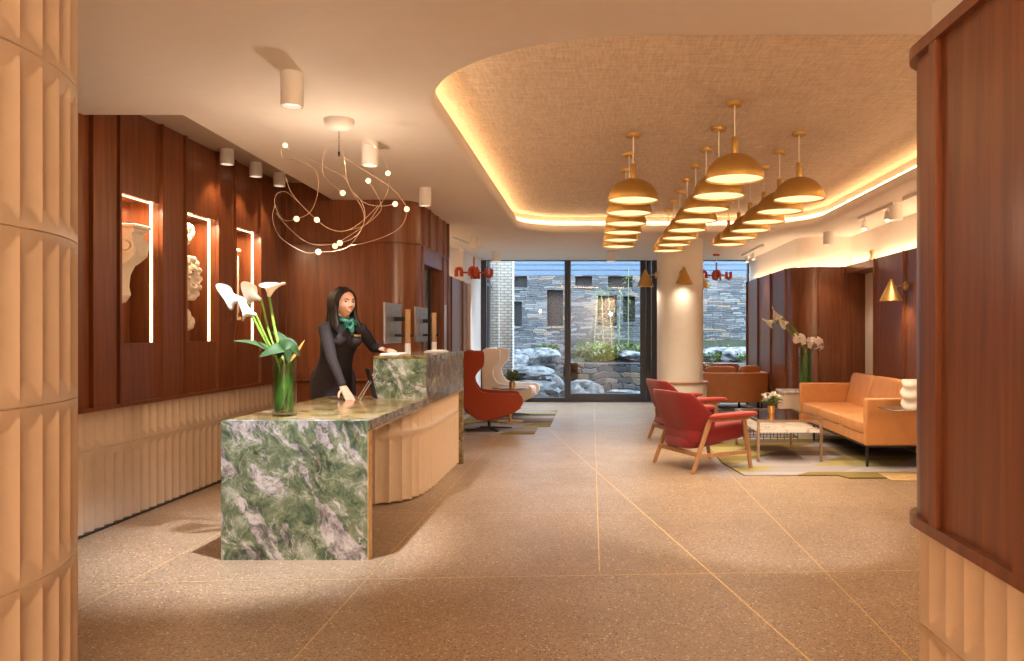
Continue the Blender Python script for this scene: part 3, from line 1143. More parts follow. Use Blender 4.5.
loops = [
    [(340.5, 139, 5.06), (326, 149, 4.95), (322.5, 168, 4.85), (327, 180, 4.8), (342.7, 192.9, 4.8)],
    [(340.5, 139, 5.06), (357, 141, 5.15), (376, 147, 5.25), (386, 164, 5.25), (388, 173, 5.2), (388, 190, 5.15), (380, 205, 5.1), (366, 224, 5.0), (341, 241, 4.9), (335, 246, 4.85)],
    [(281, 150, 5.2), (285.1, 145.3, 5.25), (290, 150, 5.3), (305, 157, 5.3), (320, 165, 5.3), (343, 177, 5.3), (352, 191, 5.25), (365, 203, 5.2), (381, 206, 5.1), (395.2, 204, 5.0)],
    [(281, 150, 5.2), (283, 158, 5.0), (296, 160, 4.9), (315, 170, 4.8), (318, 190, 4.75), (311, 211, 4.75), (296.5, 218.9, 4.75), (283, 219.5, 4.8), (275, 205, 4.85), (276, 195, 4.9), (284, 191.5, 4.9), (293, 197, 4.9), (316.8, 219.8, 4.9), (330, 229, 4.95), (345, 231, 5.0), (360, 223, 5.1), (378, 206, 5.2)],
    [(286, 178, 5.0), (291, 192, 4.95), (305, 209, 4.9), (316.8, 219.8, 4.9)],
    [(275, 205, 4.85), (272.5, 218, 4.75), (278, 234, 4.7), (289, 244, 4.65), (306, 252.5, 4.65), (318.4, 252, 4.65), (335, 251, 4.7), (349, 246, 4.8), (361, 230, 4.95), (365, 215, 5.1), (361, 201, 5.2), (349, 186, 5.3), (345, 165, 5.3), (343, 150, 5.2), (340.5, 139, 5.06)],
    [(276, 213, 4.75), (287, 226, 4.7), (303, 240, 4.7), (318, 245, 4.7), (339.8, 243, 4.75), (356, 236, 4.85), (364, 222, 4.95), (362, 208, 5.05), (352, 192, 5.1), (344, 175, 5.15)],
    [(349, 246, 4.8), (372, 241, 4.75), (394, 232, 4.75), (404, 222, 4.8), (406.8, 209.2, 4.85), (400, 197, 4.95), (390, 187, 5.05), (372, 175, 5.2), (345, 158, 5.3)],
    [(368.3, 180.7, 5.1), (374, 190, 5.1), (381, 204, 5.1), (379, 213, 5.1), (365, 225, 5.05), (350, 230, 5.0)],
]
g = G(CH)
for l in loops:
    g.tube(spline([cpt(*q) for q in l], 8), 0.0018, 6)
wire = g.done('wire_loops', MAT['copper'], t)
for q in ((285.1, 145.3, 5.25), (342.7, 192.9, 4.8), (368.3, 180.7, 5.1), (388, 173.2, 5.2), (296.5, 218.9, 4.75), (316.8, 219.8, 4.9), (339.8, 243, 4.75),
          (318.4, 252, 4.65), (395.2, 204, 5.0), (406.8, 209.2, 4.85), (335, 246, 4.85)):
    g = G(CH)
    g.ell(cpt(*q), (0.017, 0.015, 0.017), nu=12, nv=8)
    g.done('bulb', MAT['bulb'], t)
lamp('POINT', 'chandelier_glow', (CH[0], CH[1], 1.95), 8, (1.0, 0.76, 0.54), 0.05, t)


# ---- red U-tube chandeliers
def utube(g, c, w, h, rr, up=True, seg=10):
    s = 1 if up else -1
    p = [(c[0] - w, c[1], c[2] + s * h)] + [(c[0] - w * math.cos(PI * i / 10), c[1], c[2] - s * w * math.sin(PI * i / 10)) for i in range(11)] + [(c[0] + w, c[1], c[2] + s * h)]
    g.tube(p, rr, seg)


def red_chandelier(loc, label, canopy_cyl):
    t = thing('red_chandelier', label, 'chandelier', (loc[0], loc[1], ZC), 0, 'red tube chandeliers')
    dz = loc[2] - ZC
    g = G()
    if canopy_cyl:
        g.lathe([(0.06, 0), (0.06, -0.16), (0.0001, -0.16)], seg=20)
    else:
        g.lathe([(0.06, 0), (0.06, -0.03), (0.0001, -0.03)], seg=20)
    g.done('canopy', MAT['white_paint'] if canopy_cyl else MAT['red_lacquer'], t)
    g = G()
    g.tube([(0, 0, -0.03), (0, 0, dz + 0.2)], 0.004, 6)
    g.done('cord', MAT['white_paint'], t)
    g = G()
    g.tube([(0, 0, dz + 0.22), (0, 0, dz)], 0.012, 8)
    utube(g, (0, 0, dz), 0.045, 0.08, 0.017, True)
    for s in (-1, 1):
        g.tube([(0, 0, dz), (s * 0.20, 0, dz)], 0.013, 8)
    g.tube([(0, -0.12, dz), (0, 0.12, dz)], 0.013, 8)
    g.tube([(-0.03, 0, dz), (-0.03, 0, dz - 0.09)], 0.018, 8)
    g.tube([(0.07, 0, dz), (0.07, 0, dz - 0.09)], 0.018, 8)
    g.done('frame', MAT['red_lacquer'], t)
    for (x, y, up) in ((-0.21, 0, False), (0.21, 0, True), (0, -0.13, False), (0, 0.13, True)):
        g = G()
        utube(g, (x, y, dz + (-0.02 if up else 0.02)), 0.036, 0.075, 0.027, up, 12)
        g.done('cup', MAT['red_lacquer'], t)
    return t


red_chandelier((-1.66, 11.25, 2.13), 'red chandelier of bent tubes above the wing chairs at the far left', True)
red_chandelier((2.13, 13.7, 2.27), 'red chandelier of bent tubes in front of the right window behind the round column', False)


# ---- cone wall lamps
def cone_lamp(base, out, label):
    """base on the wall, out = horizontal unit vector away from it"""
    ang = math.atan2(out[1], out[0])
    t = thing('wall_sconce', label, 'wall lamp', base, ang, 'brass cone wall lamps')
    g = G()
    m = Matrix.Rotation(PI / 2, 3, 'Y')
    g.lathe([(0.05, 0), (0.05, 0.018), (0.044, 0.022), (0.0001, 0.022)], (0, 0, 0), 20, m)
    g.done('wall_plate', MAT['shade_brass'], t)
    g = G()
    g.tube(spline([(0.01, 0, 0), (0.05, 0, 0.0), (0.10, 0, -0.005), (0.155, 0, -0.05)], 5), 0.008, 8)
    g.done('arm', MAT['shade_brass'], t)
    g = G()
    g.lathe([(0.0001, 0.08), (0.012, 0.075), (0.125, -0.165), (0.122, -0.165), (0.01, 0.068)], (0.17, 0, 0), 32, cap=False)
    g.done('lamp_shade', MAT['shade_brass'], t)
    g = G()
    g.ell((0.17, 0, -0.11), (0.03, 0.03, 0.03), nu=12, nv=8)
    g.done('bulb', MAT['spot_lens'], t)
    wl = Vector(base) + Vector((out[0], out[1], 0)) * 0.17 + Vector((0, 0, -0.17))
    d = lamp('SPOT', 'sconce_beam', wl, 3.5, (1.0, 0.80, 0.55), 0.05, None, aim=wl - Vector((out[0] * 0.35, out[1] * 0.35, 1)), spot=2.2, blend=1.0)
    return t


cone_lamp((3.472, 8.83, 1.80), (-1, 0), 'brass cone wall lamp on the right wood wall above the tan sofa')
cone_lamp((1.276, 11.267, 2.12), (0, -1), 'brass cone wall lamp on the front of the round white column')
cone_lamp((0.943, 11.58, 2.12), (-1, -0.05), 'brass cone wall lamp on the left side of the round white column')
cone_lamp((1.512, 11.835, 2.12), (0.7071, 0.7071), 'brass cone wall lamp half hidden behind the right of the round white column')


# ---- track spots
def track(p, q, heads, label, aims):
    t = thing('track_light', label, 'track light', ((p[0] + q[0]) / 2, (p[1] + q[1]) / 2, ZC), 0, 'ceiling track lights')
    off = t.location
    g = G(off)
    g.bar((*p, ZC - 0.015), (*q, ZC - 0.015), 0.035, 0.03)
    g.done('track', MAT['white_paint'], t, flat=True)
    for (x, y), aim in zip(heads, aims):
        g = G(off)
        g.tube([(x, y, ZC - 0.03), (x, y, ZC - 0.10)], 0.008, 8)
        d = (Vector(aim) - Vector((x, y, ZC - 0.12))).normalized()
        m = d.to_track_quat('Z', 'Y').to_matrix()
        g.lathe([(0.0001, -0.05), (0.03, -0.05), (0.034, 0.05), (0.028, 0.05), (0.026, 0.03)], (x, y, ZC - 0.12), 16, m, cap=False)
        hd = g.done('spot_head', MAT['white_paint'], t)
        g = G(off)
        g.lathe([(0.0001, 0.036), (0.026, 0.036)], (x, y, ZC - 0.12), 16, m, cap=False)
        g.done('lens', MAT['spot_lens'], hd)
        lamp('SPOT', 'track_beam', Vector((x, y, ZC - 0.12)) + d * 0.07, 22, CREAM, 0.03, t, aim=aim, spot=1.0, blend=0.6)
    return t


track((3.12, 9.35), (3.12, 8.25), [(3.12, 9.15), (3.12, 8.45)], 'white ceiling track with two lit spots above the tan sofa', [(2.6, 8.4, 0.4), (2.75, 7.6, 0.4)])
track((3.12, 8.0), (3.12, 6.9), [(3.12, 7.2)], 'short white ceiling track cut off by the near right wood partition', [(2.2, 7.2, 0)])
track((2.6, 13.8), (2.6, 12.2), [(2.6, 13.4), (2.6, 12.9)], 'white ceiling track with small spots near the right window', [(2.3, 12.9, 0.4), (2.7, 12.4, 0.4)])
track((-1.95, 11.2), (-1.75, 12.6), [(-1.9, 11.5)], 'grey ceiling track at the far left beside the red chandelier', [(-1.4, 11.6, 0.3)])

# small brass fitting on the ledge over the doorway
t = thing('ledge_lamp', 'small brass fitting standing on the ledge over the doorway in the right wall', 'lamp', (3.55, 10.15, 2.2))
g = G()
g.box(-0.03, 0.03, -0.05, 0.05, 0.008, 0.03)
g.done('base', MAT['brass_matte'], t, flat=True)
for s in (-0.028, 0.028):
    g = G()
    g.tube([(0, s, 0.03), (0, s, 0.10)], 0.010, 8)
    g.ell((0, s, 0.11), (0.022, 0.022, 0.03), nu=12, nv=8)
    g.done('stem', MAT['brass_matte'], t)
# ================================================================== RECEPTION DESK
DK = (-1.67, 6.1, 0)
desk = thing('reception_desk', 'green veined stone reception desk with fluted beige base and raised back counter', 'desk', DK)
TZ = 0.784


def on(fn, name, mat, parent, off=DK, **kw):
    g = G(off)
    fn(g)
    return g.done(name, mat, parent, **kw)


on(lambda g: g.box(-2.09, -1.264, 4.508, 4.582, 0, TZ), 'front_panel', MAT['marble'], desk, flat=True)
on(lambda g: g.box(-2.09, -1.262, 4.584, 6.30, TZ - 0.06, TZ), 'worktop', MAT['marble_olive'], desk, flat=True, bevel=0.002)
on(lambda g: g.box(-1.72, -1.262, 6.30, 7.80, TZ - 0.06, TZ), 'worktop', MAT['marble_olive'], desk, flat=True, bevel=0.002)
# raised counter
on(lambda g: g.box(-1.668, -1.265, 6.10, 6.125, TZ, 1.085), 'counter_front', MAT['marble'], desk, flat=True)
on(lambda g: g.box(-1.29, -1.263, 6.125, 7.82, TZ, 1.085), 'counter_side', MAT['marble_olive'], desk, flat=True)
on(lambda g: g.box(-1.668, -1.262, 6.098, 7.84, 1.085, 1.105), 'counter_top', MAT['marble_olive'], desk, flat=True, bevel=0.002)
on(lambda g: g.box(-1.668, -1.262, 7.80, 7.86, 0, 1.085), 'end_panel', MAT['marble_olive'], desk, flat=True)
# fluted base: curves in behind the knee space
bp = [(-2.02, 5.87), (-1.66, 5.89)] + [(p.x, p.y) for p in spline([(-1.52, 5.95, 0), (-1.40, 6.07, 0), (-1.325, 6.28, 0)], 5)] + [(-1.30, 6.6), (-1.30, 7.80)]


def base_(g):
    flutes(g, bp, 0.012, TZ - 0.06, (0.53, 0.0), depth=0.04, arch=0.06)
    g.quad((-2.02, 5.87, 0.012), (-2.02, 5.91, 0.012), (-2.02, 5.91, TZ - 0.06), (-2.02, 5.87, TZ - 0.06))


on(base_, 'fluted_base', MAT['tile'], desk, angle=60)
on(lambda g: g.prism([(-2.0, 5.95)] + [(-1.70, 5.96), (-1.56, 6.03), (-1.46, 6.13), (-1.38, 6.35), (-1.35, 6.6), (-1.35, 7.79), (-1.66, 7.79), (-1.66, 6.24), (-2.0, 6.24)], 0.0, TZ - 0.065), 'carcass', MAT['walnut'], desk, flat=True)
# brass edge
on(lambda g: g.box(-1.2645, -1.2595, 4.507, 4.585, 0, TZ - 0.06), 'edge_trim', MAT['brass_matte'], desk, flat=True)
on(lambda g: g.box(-1.2645, -1.2595, 4.59, 7.80, TZ - 0.064, TZ - 0.058), 'edge_trim', MAT['brass_matte'], desk, flat=True)

# ---- monitors on card tubes
CZ = 1.105


def monitor(yc, tub_xy, label, tlabel):
    t = thing('monitor', label, 'monitor', (-1.52, yc, CZ), 0, 'monitors on the raised counter')
    g = G()
    g.box(-0.135, -0.115, -0.27, 0.27, 0.09, 0.42)
    g.done('screen', MAT['grey_plastic'], t, bevel=0.006)
    g = G()
    g.box(-0.1155, -0.110, -0.12, 0.12, 0.14, 0.33)
    a = g.done('rear_cover', MAT['grey_plastic'], t, bevel=0.008)
    g = G()
    # maker's mark: a small chevron
    g.bar((-0.1145, 0.185, 0.395), (-0.1145, 0.172, 0.365), 0.004, 0.0015, (1, 0, 0))
    g.bar((-0.1145, 0.159, 0.395), (-0.1145, 0.172, 0.365), 0.004, 0.0015, (1, 0, 0))
    g.done('emblem', MAT['steel'], t, flat=True)
    g = G()
    g.bar((-0.11, 0.02, 0.29), (0.0, 0.0, 0.29), 0.03, 0.035)
    g.bar((-0.11, 0.02, 0.155), (0.05, 0.0, 0.155), 0.022, 0.022)
    g.done('bracket', MAT['black_metal'], t, flat=True)
    g = G()
    g.lathe([(0.0235, 0.0), (0.0235, 0.37), (0.019, 0.37), (0.019, 0.34)], seg=20)
    g.lathe([(0.025, 0.155), (0.025, 0.165)], seg=20, cap=False)
    g.done('post', MAT['card'], t)
    g = G()
    g.lathe([(0.0245, 0), (0.0245, 0.09)], seg=20)
    g.done('post_foot', MAT['paper'], t)
    return t


monitor(6.60, None, 'computer monitor seen from behind on a round tan post, nearest the receptionist', '')
monitor(7.70, None, 'second computer monitor seen from behind, at the far end of the raised counter', '')
t = thing('keyboard', 'flat white keyboard under the hand of the receptionist on the raised counter', 'keyboard', (-1.55, 6.5, CZ))
g = G()
g.box(-0.09, 0.06, -0.32, 0.02, 0, 0.014)
g.done('keyboard_case', MAT['paper'], t, bevel=0.004)
g = G()
for i in range(5):
    for j in range(13):
        g.box(-0.083 + i * 0.027, -0.062 + i * 0.027, -0.31 + j * 0.0245, -0.291 + j * 0.0245, 0.014, 0.018)
g.done('keys', MAT['white_paint'], t, flat=True)
g = G((-1.42, 7.3, CZ))
g.box(-1.50, -1.33, 7.15, 7.42, CZ, CZ + 0.012)
g.box(-1.49, -1.35, 7.18, 7.43, CZ + 0.012, CZ + 0.02)
o = g.done('paper_stack', MAT['paper'], flat=True)
o.location = (-1.42, 7.3, CZ)
tag(o, 'low stack of papers lying on the far half of the raised counter', 'papers')

# tablet on an easel
t = thing('tablet', 'dark tablet leaning on a silver easel on the desk beside the raised counter', 'tablet', (-1.655, 6.0, TZ), math.radians(25))
g = G()
g.obox((0.0, 0, 0.12), (0.012, 0.17, 0.23), (0, math.radians(-14), 0))
g.done('screen', MAT['black_metal'], t, bevel=0.003)
g = G()
for s in (-0.05, 0.05):
    g.bar((0.03, s, 0.20), (-0.09, s, 0.004), 0.008, 0.008)
g.bar((-0.09, -0.05, 0.004), (-0.09, 0.05, 0.004), 0.008, 0.008)
g.done('stand', MAT['steel'], t, flat=True)

# office chair behind the receptionist
t = thing('office_chair', 'black office chair standing behind the receptionist', 'chair', (-2.28, 7.15, 0), math.radians(-65))
g = G()
g.cushion((0, 0, 0.47), (0.46, 0.46, 0.09), e=0.4)
g.done('seat', MAT['cloth_dark'], t)
g = G()
g.cushion((-0.24, 0, 0.76), (0.07, 0.40, 0.42), (0, -0.12, 0), e=0.4)
g.done('backrest', MAT['cloth_dark'], t)
g = G()
g.tube([(0, 0, 0.08), (0, 0, 0.43)], 0.025, 10)
g.tube(spline([(-0.02, 0, 0.42), (-0.20, 0, 0.44), (-0.26, 0, 0.62)], 5), 0.016, 8)
g.done('post', MAT['black_metal'], t)
for k in range(5):
    a = 2 * PI * k / 5
    g = G()
    g.bar((0, 0, 0.10), (0.27 * math.cos(a), 0.27 * math.sin(a), 0.065), 0.045, 0.03, taper=0.6)
    lg = g.done('leg', MAT['black_metal'], t, flat=True)
    g = G()
    g.ell((0.27 * math.cos(a), 0.27 * math.sin(a), 0.028), (0.028, 0.028, 0.028), nu=12, nv=8)
    g.done('caster', MAT['black_metal'], lg)


# ================================================================== FLOWERS
def leaf(g, pts, width, up=(0, 0, 1), fold=0.25, n=12, curl=0.0):
    """pointed leaf along a spline"""
    P = spline(pts, n)
    m = len(P)
    rows = []
    for i, p in enumerate(P):
        t = i / (m - 1)
        a, b = P[max(i - 1, 0)], P[min(i + 1, m - 1)]
        d = (b - a).normalized()
        sd = d.cross(Vector(up)).normalized()
        nn = sd.cross(d)
        wv = width * (math.sin(PI * min(1, t ** 0.75)) ** 0.8) * (1 - 0.3 * t) if 0 < t < 1 else 0.001
        row = []
        for k in range(-3, 4):
            u = k / 3
            row.append(p + sd * (u * wv) + nn * (fold * wv * u * u + curl * wv * math.sin(t * 9 + u)))
        rows.append(row)
    g.surf(rows)


def calla(name, label, base, path, size, aim, group, face=None, mats=('petal', 'stem_green')):
    """calla lily: stem along path, funnel spathe at its end that opens along aim"""
    t = thing(name, label, 'flower', base, 0, group)
    g = G(base)
    P = spline(path, 8)
    r = size * 0.085
    g.tube(P, [r * (1.15 - 0.3 * i / len(P)) for i in range(len(P))], 8)
    g.done('stem', MAT[mats[1]], t)
    c = Vector(path[-1])
    d = Vector(aim).normalized()
    up = Vector((0, 0, 1)) - d * d.z
    up = up.normalized() if up.length > 0.05 else Vector((0, 1, 0))
    if face is not None:
        f_ = Vector(face)
        up = (f_ - d * f_.dot(d)).normalized()
    sd = d.cross(up)
    g = G(base)
    rows = []
    nv, nu = 14, 28
    for i in range(nv + 1):
        v = i / nv
        row = []
        for k in range(nu):
            a = 2 * PI * k / nu
            ca = math.cos(a)
            tip = max(0.0, ca) ** 3
            rr = size * (0.09 + 0.22 * v + 0.30 * v ** 2.2)
            ln = size * (0.85 * v ** 0.9 + 0.22 * v * ca + 0.30 * v * v * tip)
            curl = size * (0.20 * max(0, v - 0.62) / 0.38) * (1 - 0.9 * tip)
            q = c + d * (ln - curl * 0.9) + up * (rr * ca + size * 0.15 * tip * v * v) + sd * (rr * math.sin(a))
            row.append(q)
        rows.append(row)
    g.surf(rows, cu=True)
    g.done('bloom', MAT[mats[0]], t, angle=80, solid=size * 0.012)
    g = G(base)
    g.tube([c + d * size * 0.15, c + d * size * 0.5, c + d * size * 0.72], [size * 0.05, size * 0.055, size * 0.02], 8)
    g.done('spadix', MAT['spadix'], t)
    return t


def vase(label, loc, r, h, name='glass_vase'):
    t = thing(name, label, 'vase', loc)
    g = G()
    g.lathe([(0.0001, 0), (r * 0.98, 0), (r, 0.004), (r, h), (r - 0.005, h), (r - 0.005, 0.022), (0.0001, 0.022)], seg=36)
    g.done('glass', MAT['vase_glass'], t)
    return t


def wrap(g, c, r, z0, z1, a0, a1, n=10, twist=0.5):
    """broad leaf curled round the inside of a vase"""
    rows = []
    for i in range(n + 1):
        t = i / n
        z = z0 + (z1 - z0) * t
        wv = math.sin(PI * min(1, 0.12 + 0.88 * t) ** 0.9) ** 0.6 if t < 1 else 0.02
        mid = (a0 + a1) / 2 + twist * (t - 0.5)
        half = (a1 - a0) / 2 * max(0.03, wv)
        rows.append([(c[0] + r * math.cos(mid + half * k / 5), c[1] + r * math.sin(mid + half * k / 5), z) for k in range(-5, 6)])
    g.surf(rows)


# desk vase with callas
VB = (-1.845, 4.80, TZ)
VR, VH = 0.069, 0.352
vase('tall clear glass cylinder vase standing on the front of the green stone desk', VB, VR, VH)
# stems and blooms
V = Vector(VB)


def vp(px, py, y):
    return cpt(px, py, y)


calla_specs = [
    ('white calla lily leaning furthest left over the desk', [(283, 385, 4.82), (278, 362, 4.80), (262, 335, 4.76), (244, 300, 4.70)], 0.115, (-0.75, -0.25, 0.12), (0.2, -0.7, 0.7)),
    ('white calla lily opening upwards at the top of the bunch', [(287, 385, 4.80), (283, 362, 4.80), (275, 330, 4.82), (269, 296, 4.82)], 0.115, (0.30, -0.35, 0.62), (0.8, -0.6, 0.3)),
    ('white calla lily in the middle of the bunch on the desk', [(285, 385, 4.84), (281, 362, 4.84), (270, 335, 4.86), (261, 300, 4.88)], 0.10, (-0.70, -0.1, 0.40), (0.1, -0.8, 0.6)),
    ('small white calla lily lowest in the bunch on the desk', [(281, 385, 4.76), (278, 362, 4.74), (266, 338, 4.70), (256, 315, 4.66)], 0.10, (-0.62, -0.35, 0.30), (0.0, -0.6, 0.7)),
]
for lab, pth, size, aim, face in calla_specs:
    P = [(VB[0] + random.uniform(-0.03, 0.03), VB[1] + random.uniform(-0.03, 0.03), TZ + 0.03), vp(*pth[0])] + [vp(*q) for q in pth[1:]]
    calla('calla_lily', lab, VB, P, size, aim, 'white callas in the desk vase', face)
leafs = [
    ('broad green leaf stretching left over the rim of the desk vase', [(284, 360, 4.80), (268, 350, 4.74), (252, 343, 4.68), (233, 341, 4.62)], 0.042, (0, -0.5, 0.85), 'leaf_green'),
    ('green leaf drooping over the left front of the desk vase rim', [(288, 352, 4.76), (280, 349, 4.70), (270, 352, 4.67), (259, 357, 4.66)], 0.050, (0, -0.75, 0.65), 'leaf_green'),
    ('green leaf standing up between the calla stems of the desk vase', [(288, 362, 4.86), (287, 345, 4.86), (278, 335, 4.88), (268, 328, 4.90)], 0.030, (0.4, -0.8, 0.3), 'leaf_green'),
    ('green leaf folded over the right of the desk vase rim', [(276, 358, 4.74), (284, 346, 4.72), (292, 346, 4.72), (299, 356, 4.74)], 0.050, (0, -0.85, 0.5), 'leaf_green'),
    ('yellowing leaf tip sticking out right of the desk vase', [(290, 362, 4.84), (296, 354, 4.82), (301, 346, 4.80), (304.5, 340.5, 4.79)], 0.014, (-0.5, -0.8, 0.2), 'dry_leaf'),
]
for lab, pth, wd, up, m in leafs:
    g = G(VB)
    leaf(g, [vp(*q) for q in pth], wd, up, 0.22)
    o = g.done('vase_leaf', MAT[m], angle=80, solid=0.0015)
    o.location = VB
    tag(o, lab, 'leaf', 'leaves in the desk vase')
for k, (r, a0, a1, tw, lab) in enumerate(((0.058, -2.75, -0.75, 0.9, 'large green leaf curled inside the front of the desk vase'),
                                          (0.05, -1.3, 0.6, -0.7, 'green leaf curled inside the right of the desk vase'),
                                          (0.054, 1.6, 4.0, 0.5, 'green leaf curled inside the left back of the desk vase'))):
    g = G(VB)
    wrap(g, (VB[0], VB[1]), r, TZ + 0.03, TZ + 0.33, a0, a1, twist=tw)
    o = g.done('vase_leaf', MAT['vase_leaf'], angle=80, solid=0.0015)
    o.location = VB
    tag(o, lab, 'leaf', 'leaves in the desk vase')

# ---- plaster ornaments in the niches
NB = -3.36
t = thing('scroll_bracket', 'pale plaster scroll bracket mounted in the first wall niche', 'ornament', (NB, 5.60, 1.75))
pf = [(0, 0.26), (0.20, 0.26), (0.205, 0.235), (0.18, 0.225), (0.19, 0.19), (0.215, 0.14), (0.205, 0.07), (0.16, 0.03), (0.115, 0.0), (0.085, -0.06), (0.075, -0.14), (0.09, -0.20), (0.055, -0.25), (0.0, -0.27)]
g = G()
g.extr([(x, -0.085, z) for x, z in pf], (0, 0.17, 0))
g.done('bracket', MAT['plaster_relief'], t, bevel=0.008)
g = G()
for s in (-0.09, 0.09):
    g.lathe([(0.0001, -0.012), (0.03, -0.012), (0.034, 0.0), (0.03, 0.012), (0.0001, 0.012)], (0.15, s, 0.135), 20, Matrix.Rotation(PI / 2, 3, 'X'))
    g.lathe([(0.045, -0.008), (0.058, -0.008), (0.058, 0.008), (0.045, 0.008)], (0.15, s, 0.135), 24, Matrix.Rotation(PI / 2, 3, 'X'), cap=False)
g.done('scroll', MAT['plaster_relief'], t)
g = G()
g.box(0, 0.22, -0.105, 0.105, 0.26, 0.285)
g.done('top_slab', MAT['plaster_relief'], t, bevel=0.006)
t = thing('rosette_ornament', 'pale carved rosette ornament mounted in the middle wall niche', 'ornament', (NB, 6.42, 1.72))
g = G()
my = Matrix.Rotation(PI / 2, 3, 'Y')
g.lathe([(0.0001, 0.06), (0.05, 0.085), (0.07, 0.06), (0.10, 0.09), (0.135, 0.06), (0.15, 0.02), (0.15, -0.08)], (0.08, 0, 0), 32, my)
for k in range(14):
    a = 2 * PI * k / 14
    g.ell((0.14, 0.125 * math.cos(a), 0.155 * math.sin(a)), (0.035, 0.026, 0.03), nu=10, nv=6)
    g.ell((0.155, 0.07 * math.cos(a), 0.085 * math.sin(a)), (0.025, 0.018, 0.02), nu=8, nv=6)
g.done('rosette', MAT['plaster_relief'], t)
for nm, z, s in (('crest', 0.32, 1), ('drop', -0.30, -1)):
    g = G()
    g.ell((0.07, 0, z), (0.07, 0.055, 0.07), nu=14, nv=10)
    g.ell((0.09, 0, z + 0.09 * s), (0.06, 0.10, 0.035), nu=14, nv=10)
    for q in (-0.05, 0.05):
        g.ell((0.11, q, z + 0.05 * s), (0.04, 0.03, 0.05), nu=10, nv=8)
    g.box(0, 0.05, -0.03, 0.03, min(z, z - 0.16 * s), max(z, z - 0.16 * s))
    g.done(nm, MAT['plaster_relief'], t)
t = thing('pilaster_ornament', 'slim pale fluted plaster strip mounted in the niche nearest the back wall', 'ornament', (NB, 7.36, 1.73))
g = G()
g.box(0, 0.075, -0.07, 0.07, -0.30, 0.30)
for k in range(4):
    g.box(0.07, 0.088, -0.062 + k * 0.033, -0.040 + k * 0.033, -0.26, 0.26)
g.done('strip', MAT['plaster_relief'], t, bevel=0.004)
g = G()
g.box(0, 0.098, -0.08, 0.08, 0.30, 0.33)
g.box(0, 0.098, -0.08, 0.08, -0.33, -0.30)
g.done('end_block', MAT['plaster_relief'], t, bevel=0.004)
# ================================================================== LOUNGE
# ---- rugs
g = G()
poly = [(1.28, 7.83), (1.36, 7.16), (2.2, 7.16), (2.25, 7.02), (3.44, 7.02), (3.44, 10.6), (1.32, 10.6), (1.3, 9.2)]
g.prism([(x - 2.2, y - 8.6) for x, y in poly], 0.0, 0.012)
o = g.done('lounge_rug', MAT['rug'], flat=True)
o.location = (2.2, 8.6, 0)
tag(o, 'large rug of olive, mustard, grey and brown blocks under the tan sofa', 'rug')
g = G()
g.prism([(-0.55, -1.5), (0.62, -1.5), (0.62, -0.7), (0.78, -0.7), (0.78, 1.6), (-0.5, 1.6)], 0.0, 0.012)
o = g.done('corner_rug', MAT['rug_far'], flat=True)
o.location = (-1.35, 11.6, 0)
tag(o, 'striped yellow and grey rug under the wing chairs', 'rug')
g = G()
g.prism([(-0.45, -0.8), (0.85, -1.2), (0.85, 1.0), (-0.45, 1.0)], 0.0, 0.012)
o = g.done('window_rug', MAT['rug_far'], flat=True)
o.location = (1.9, 13.3, 0)
tag(o, 'pale rug under the brown loveseats by the right window', 'rug')


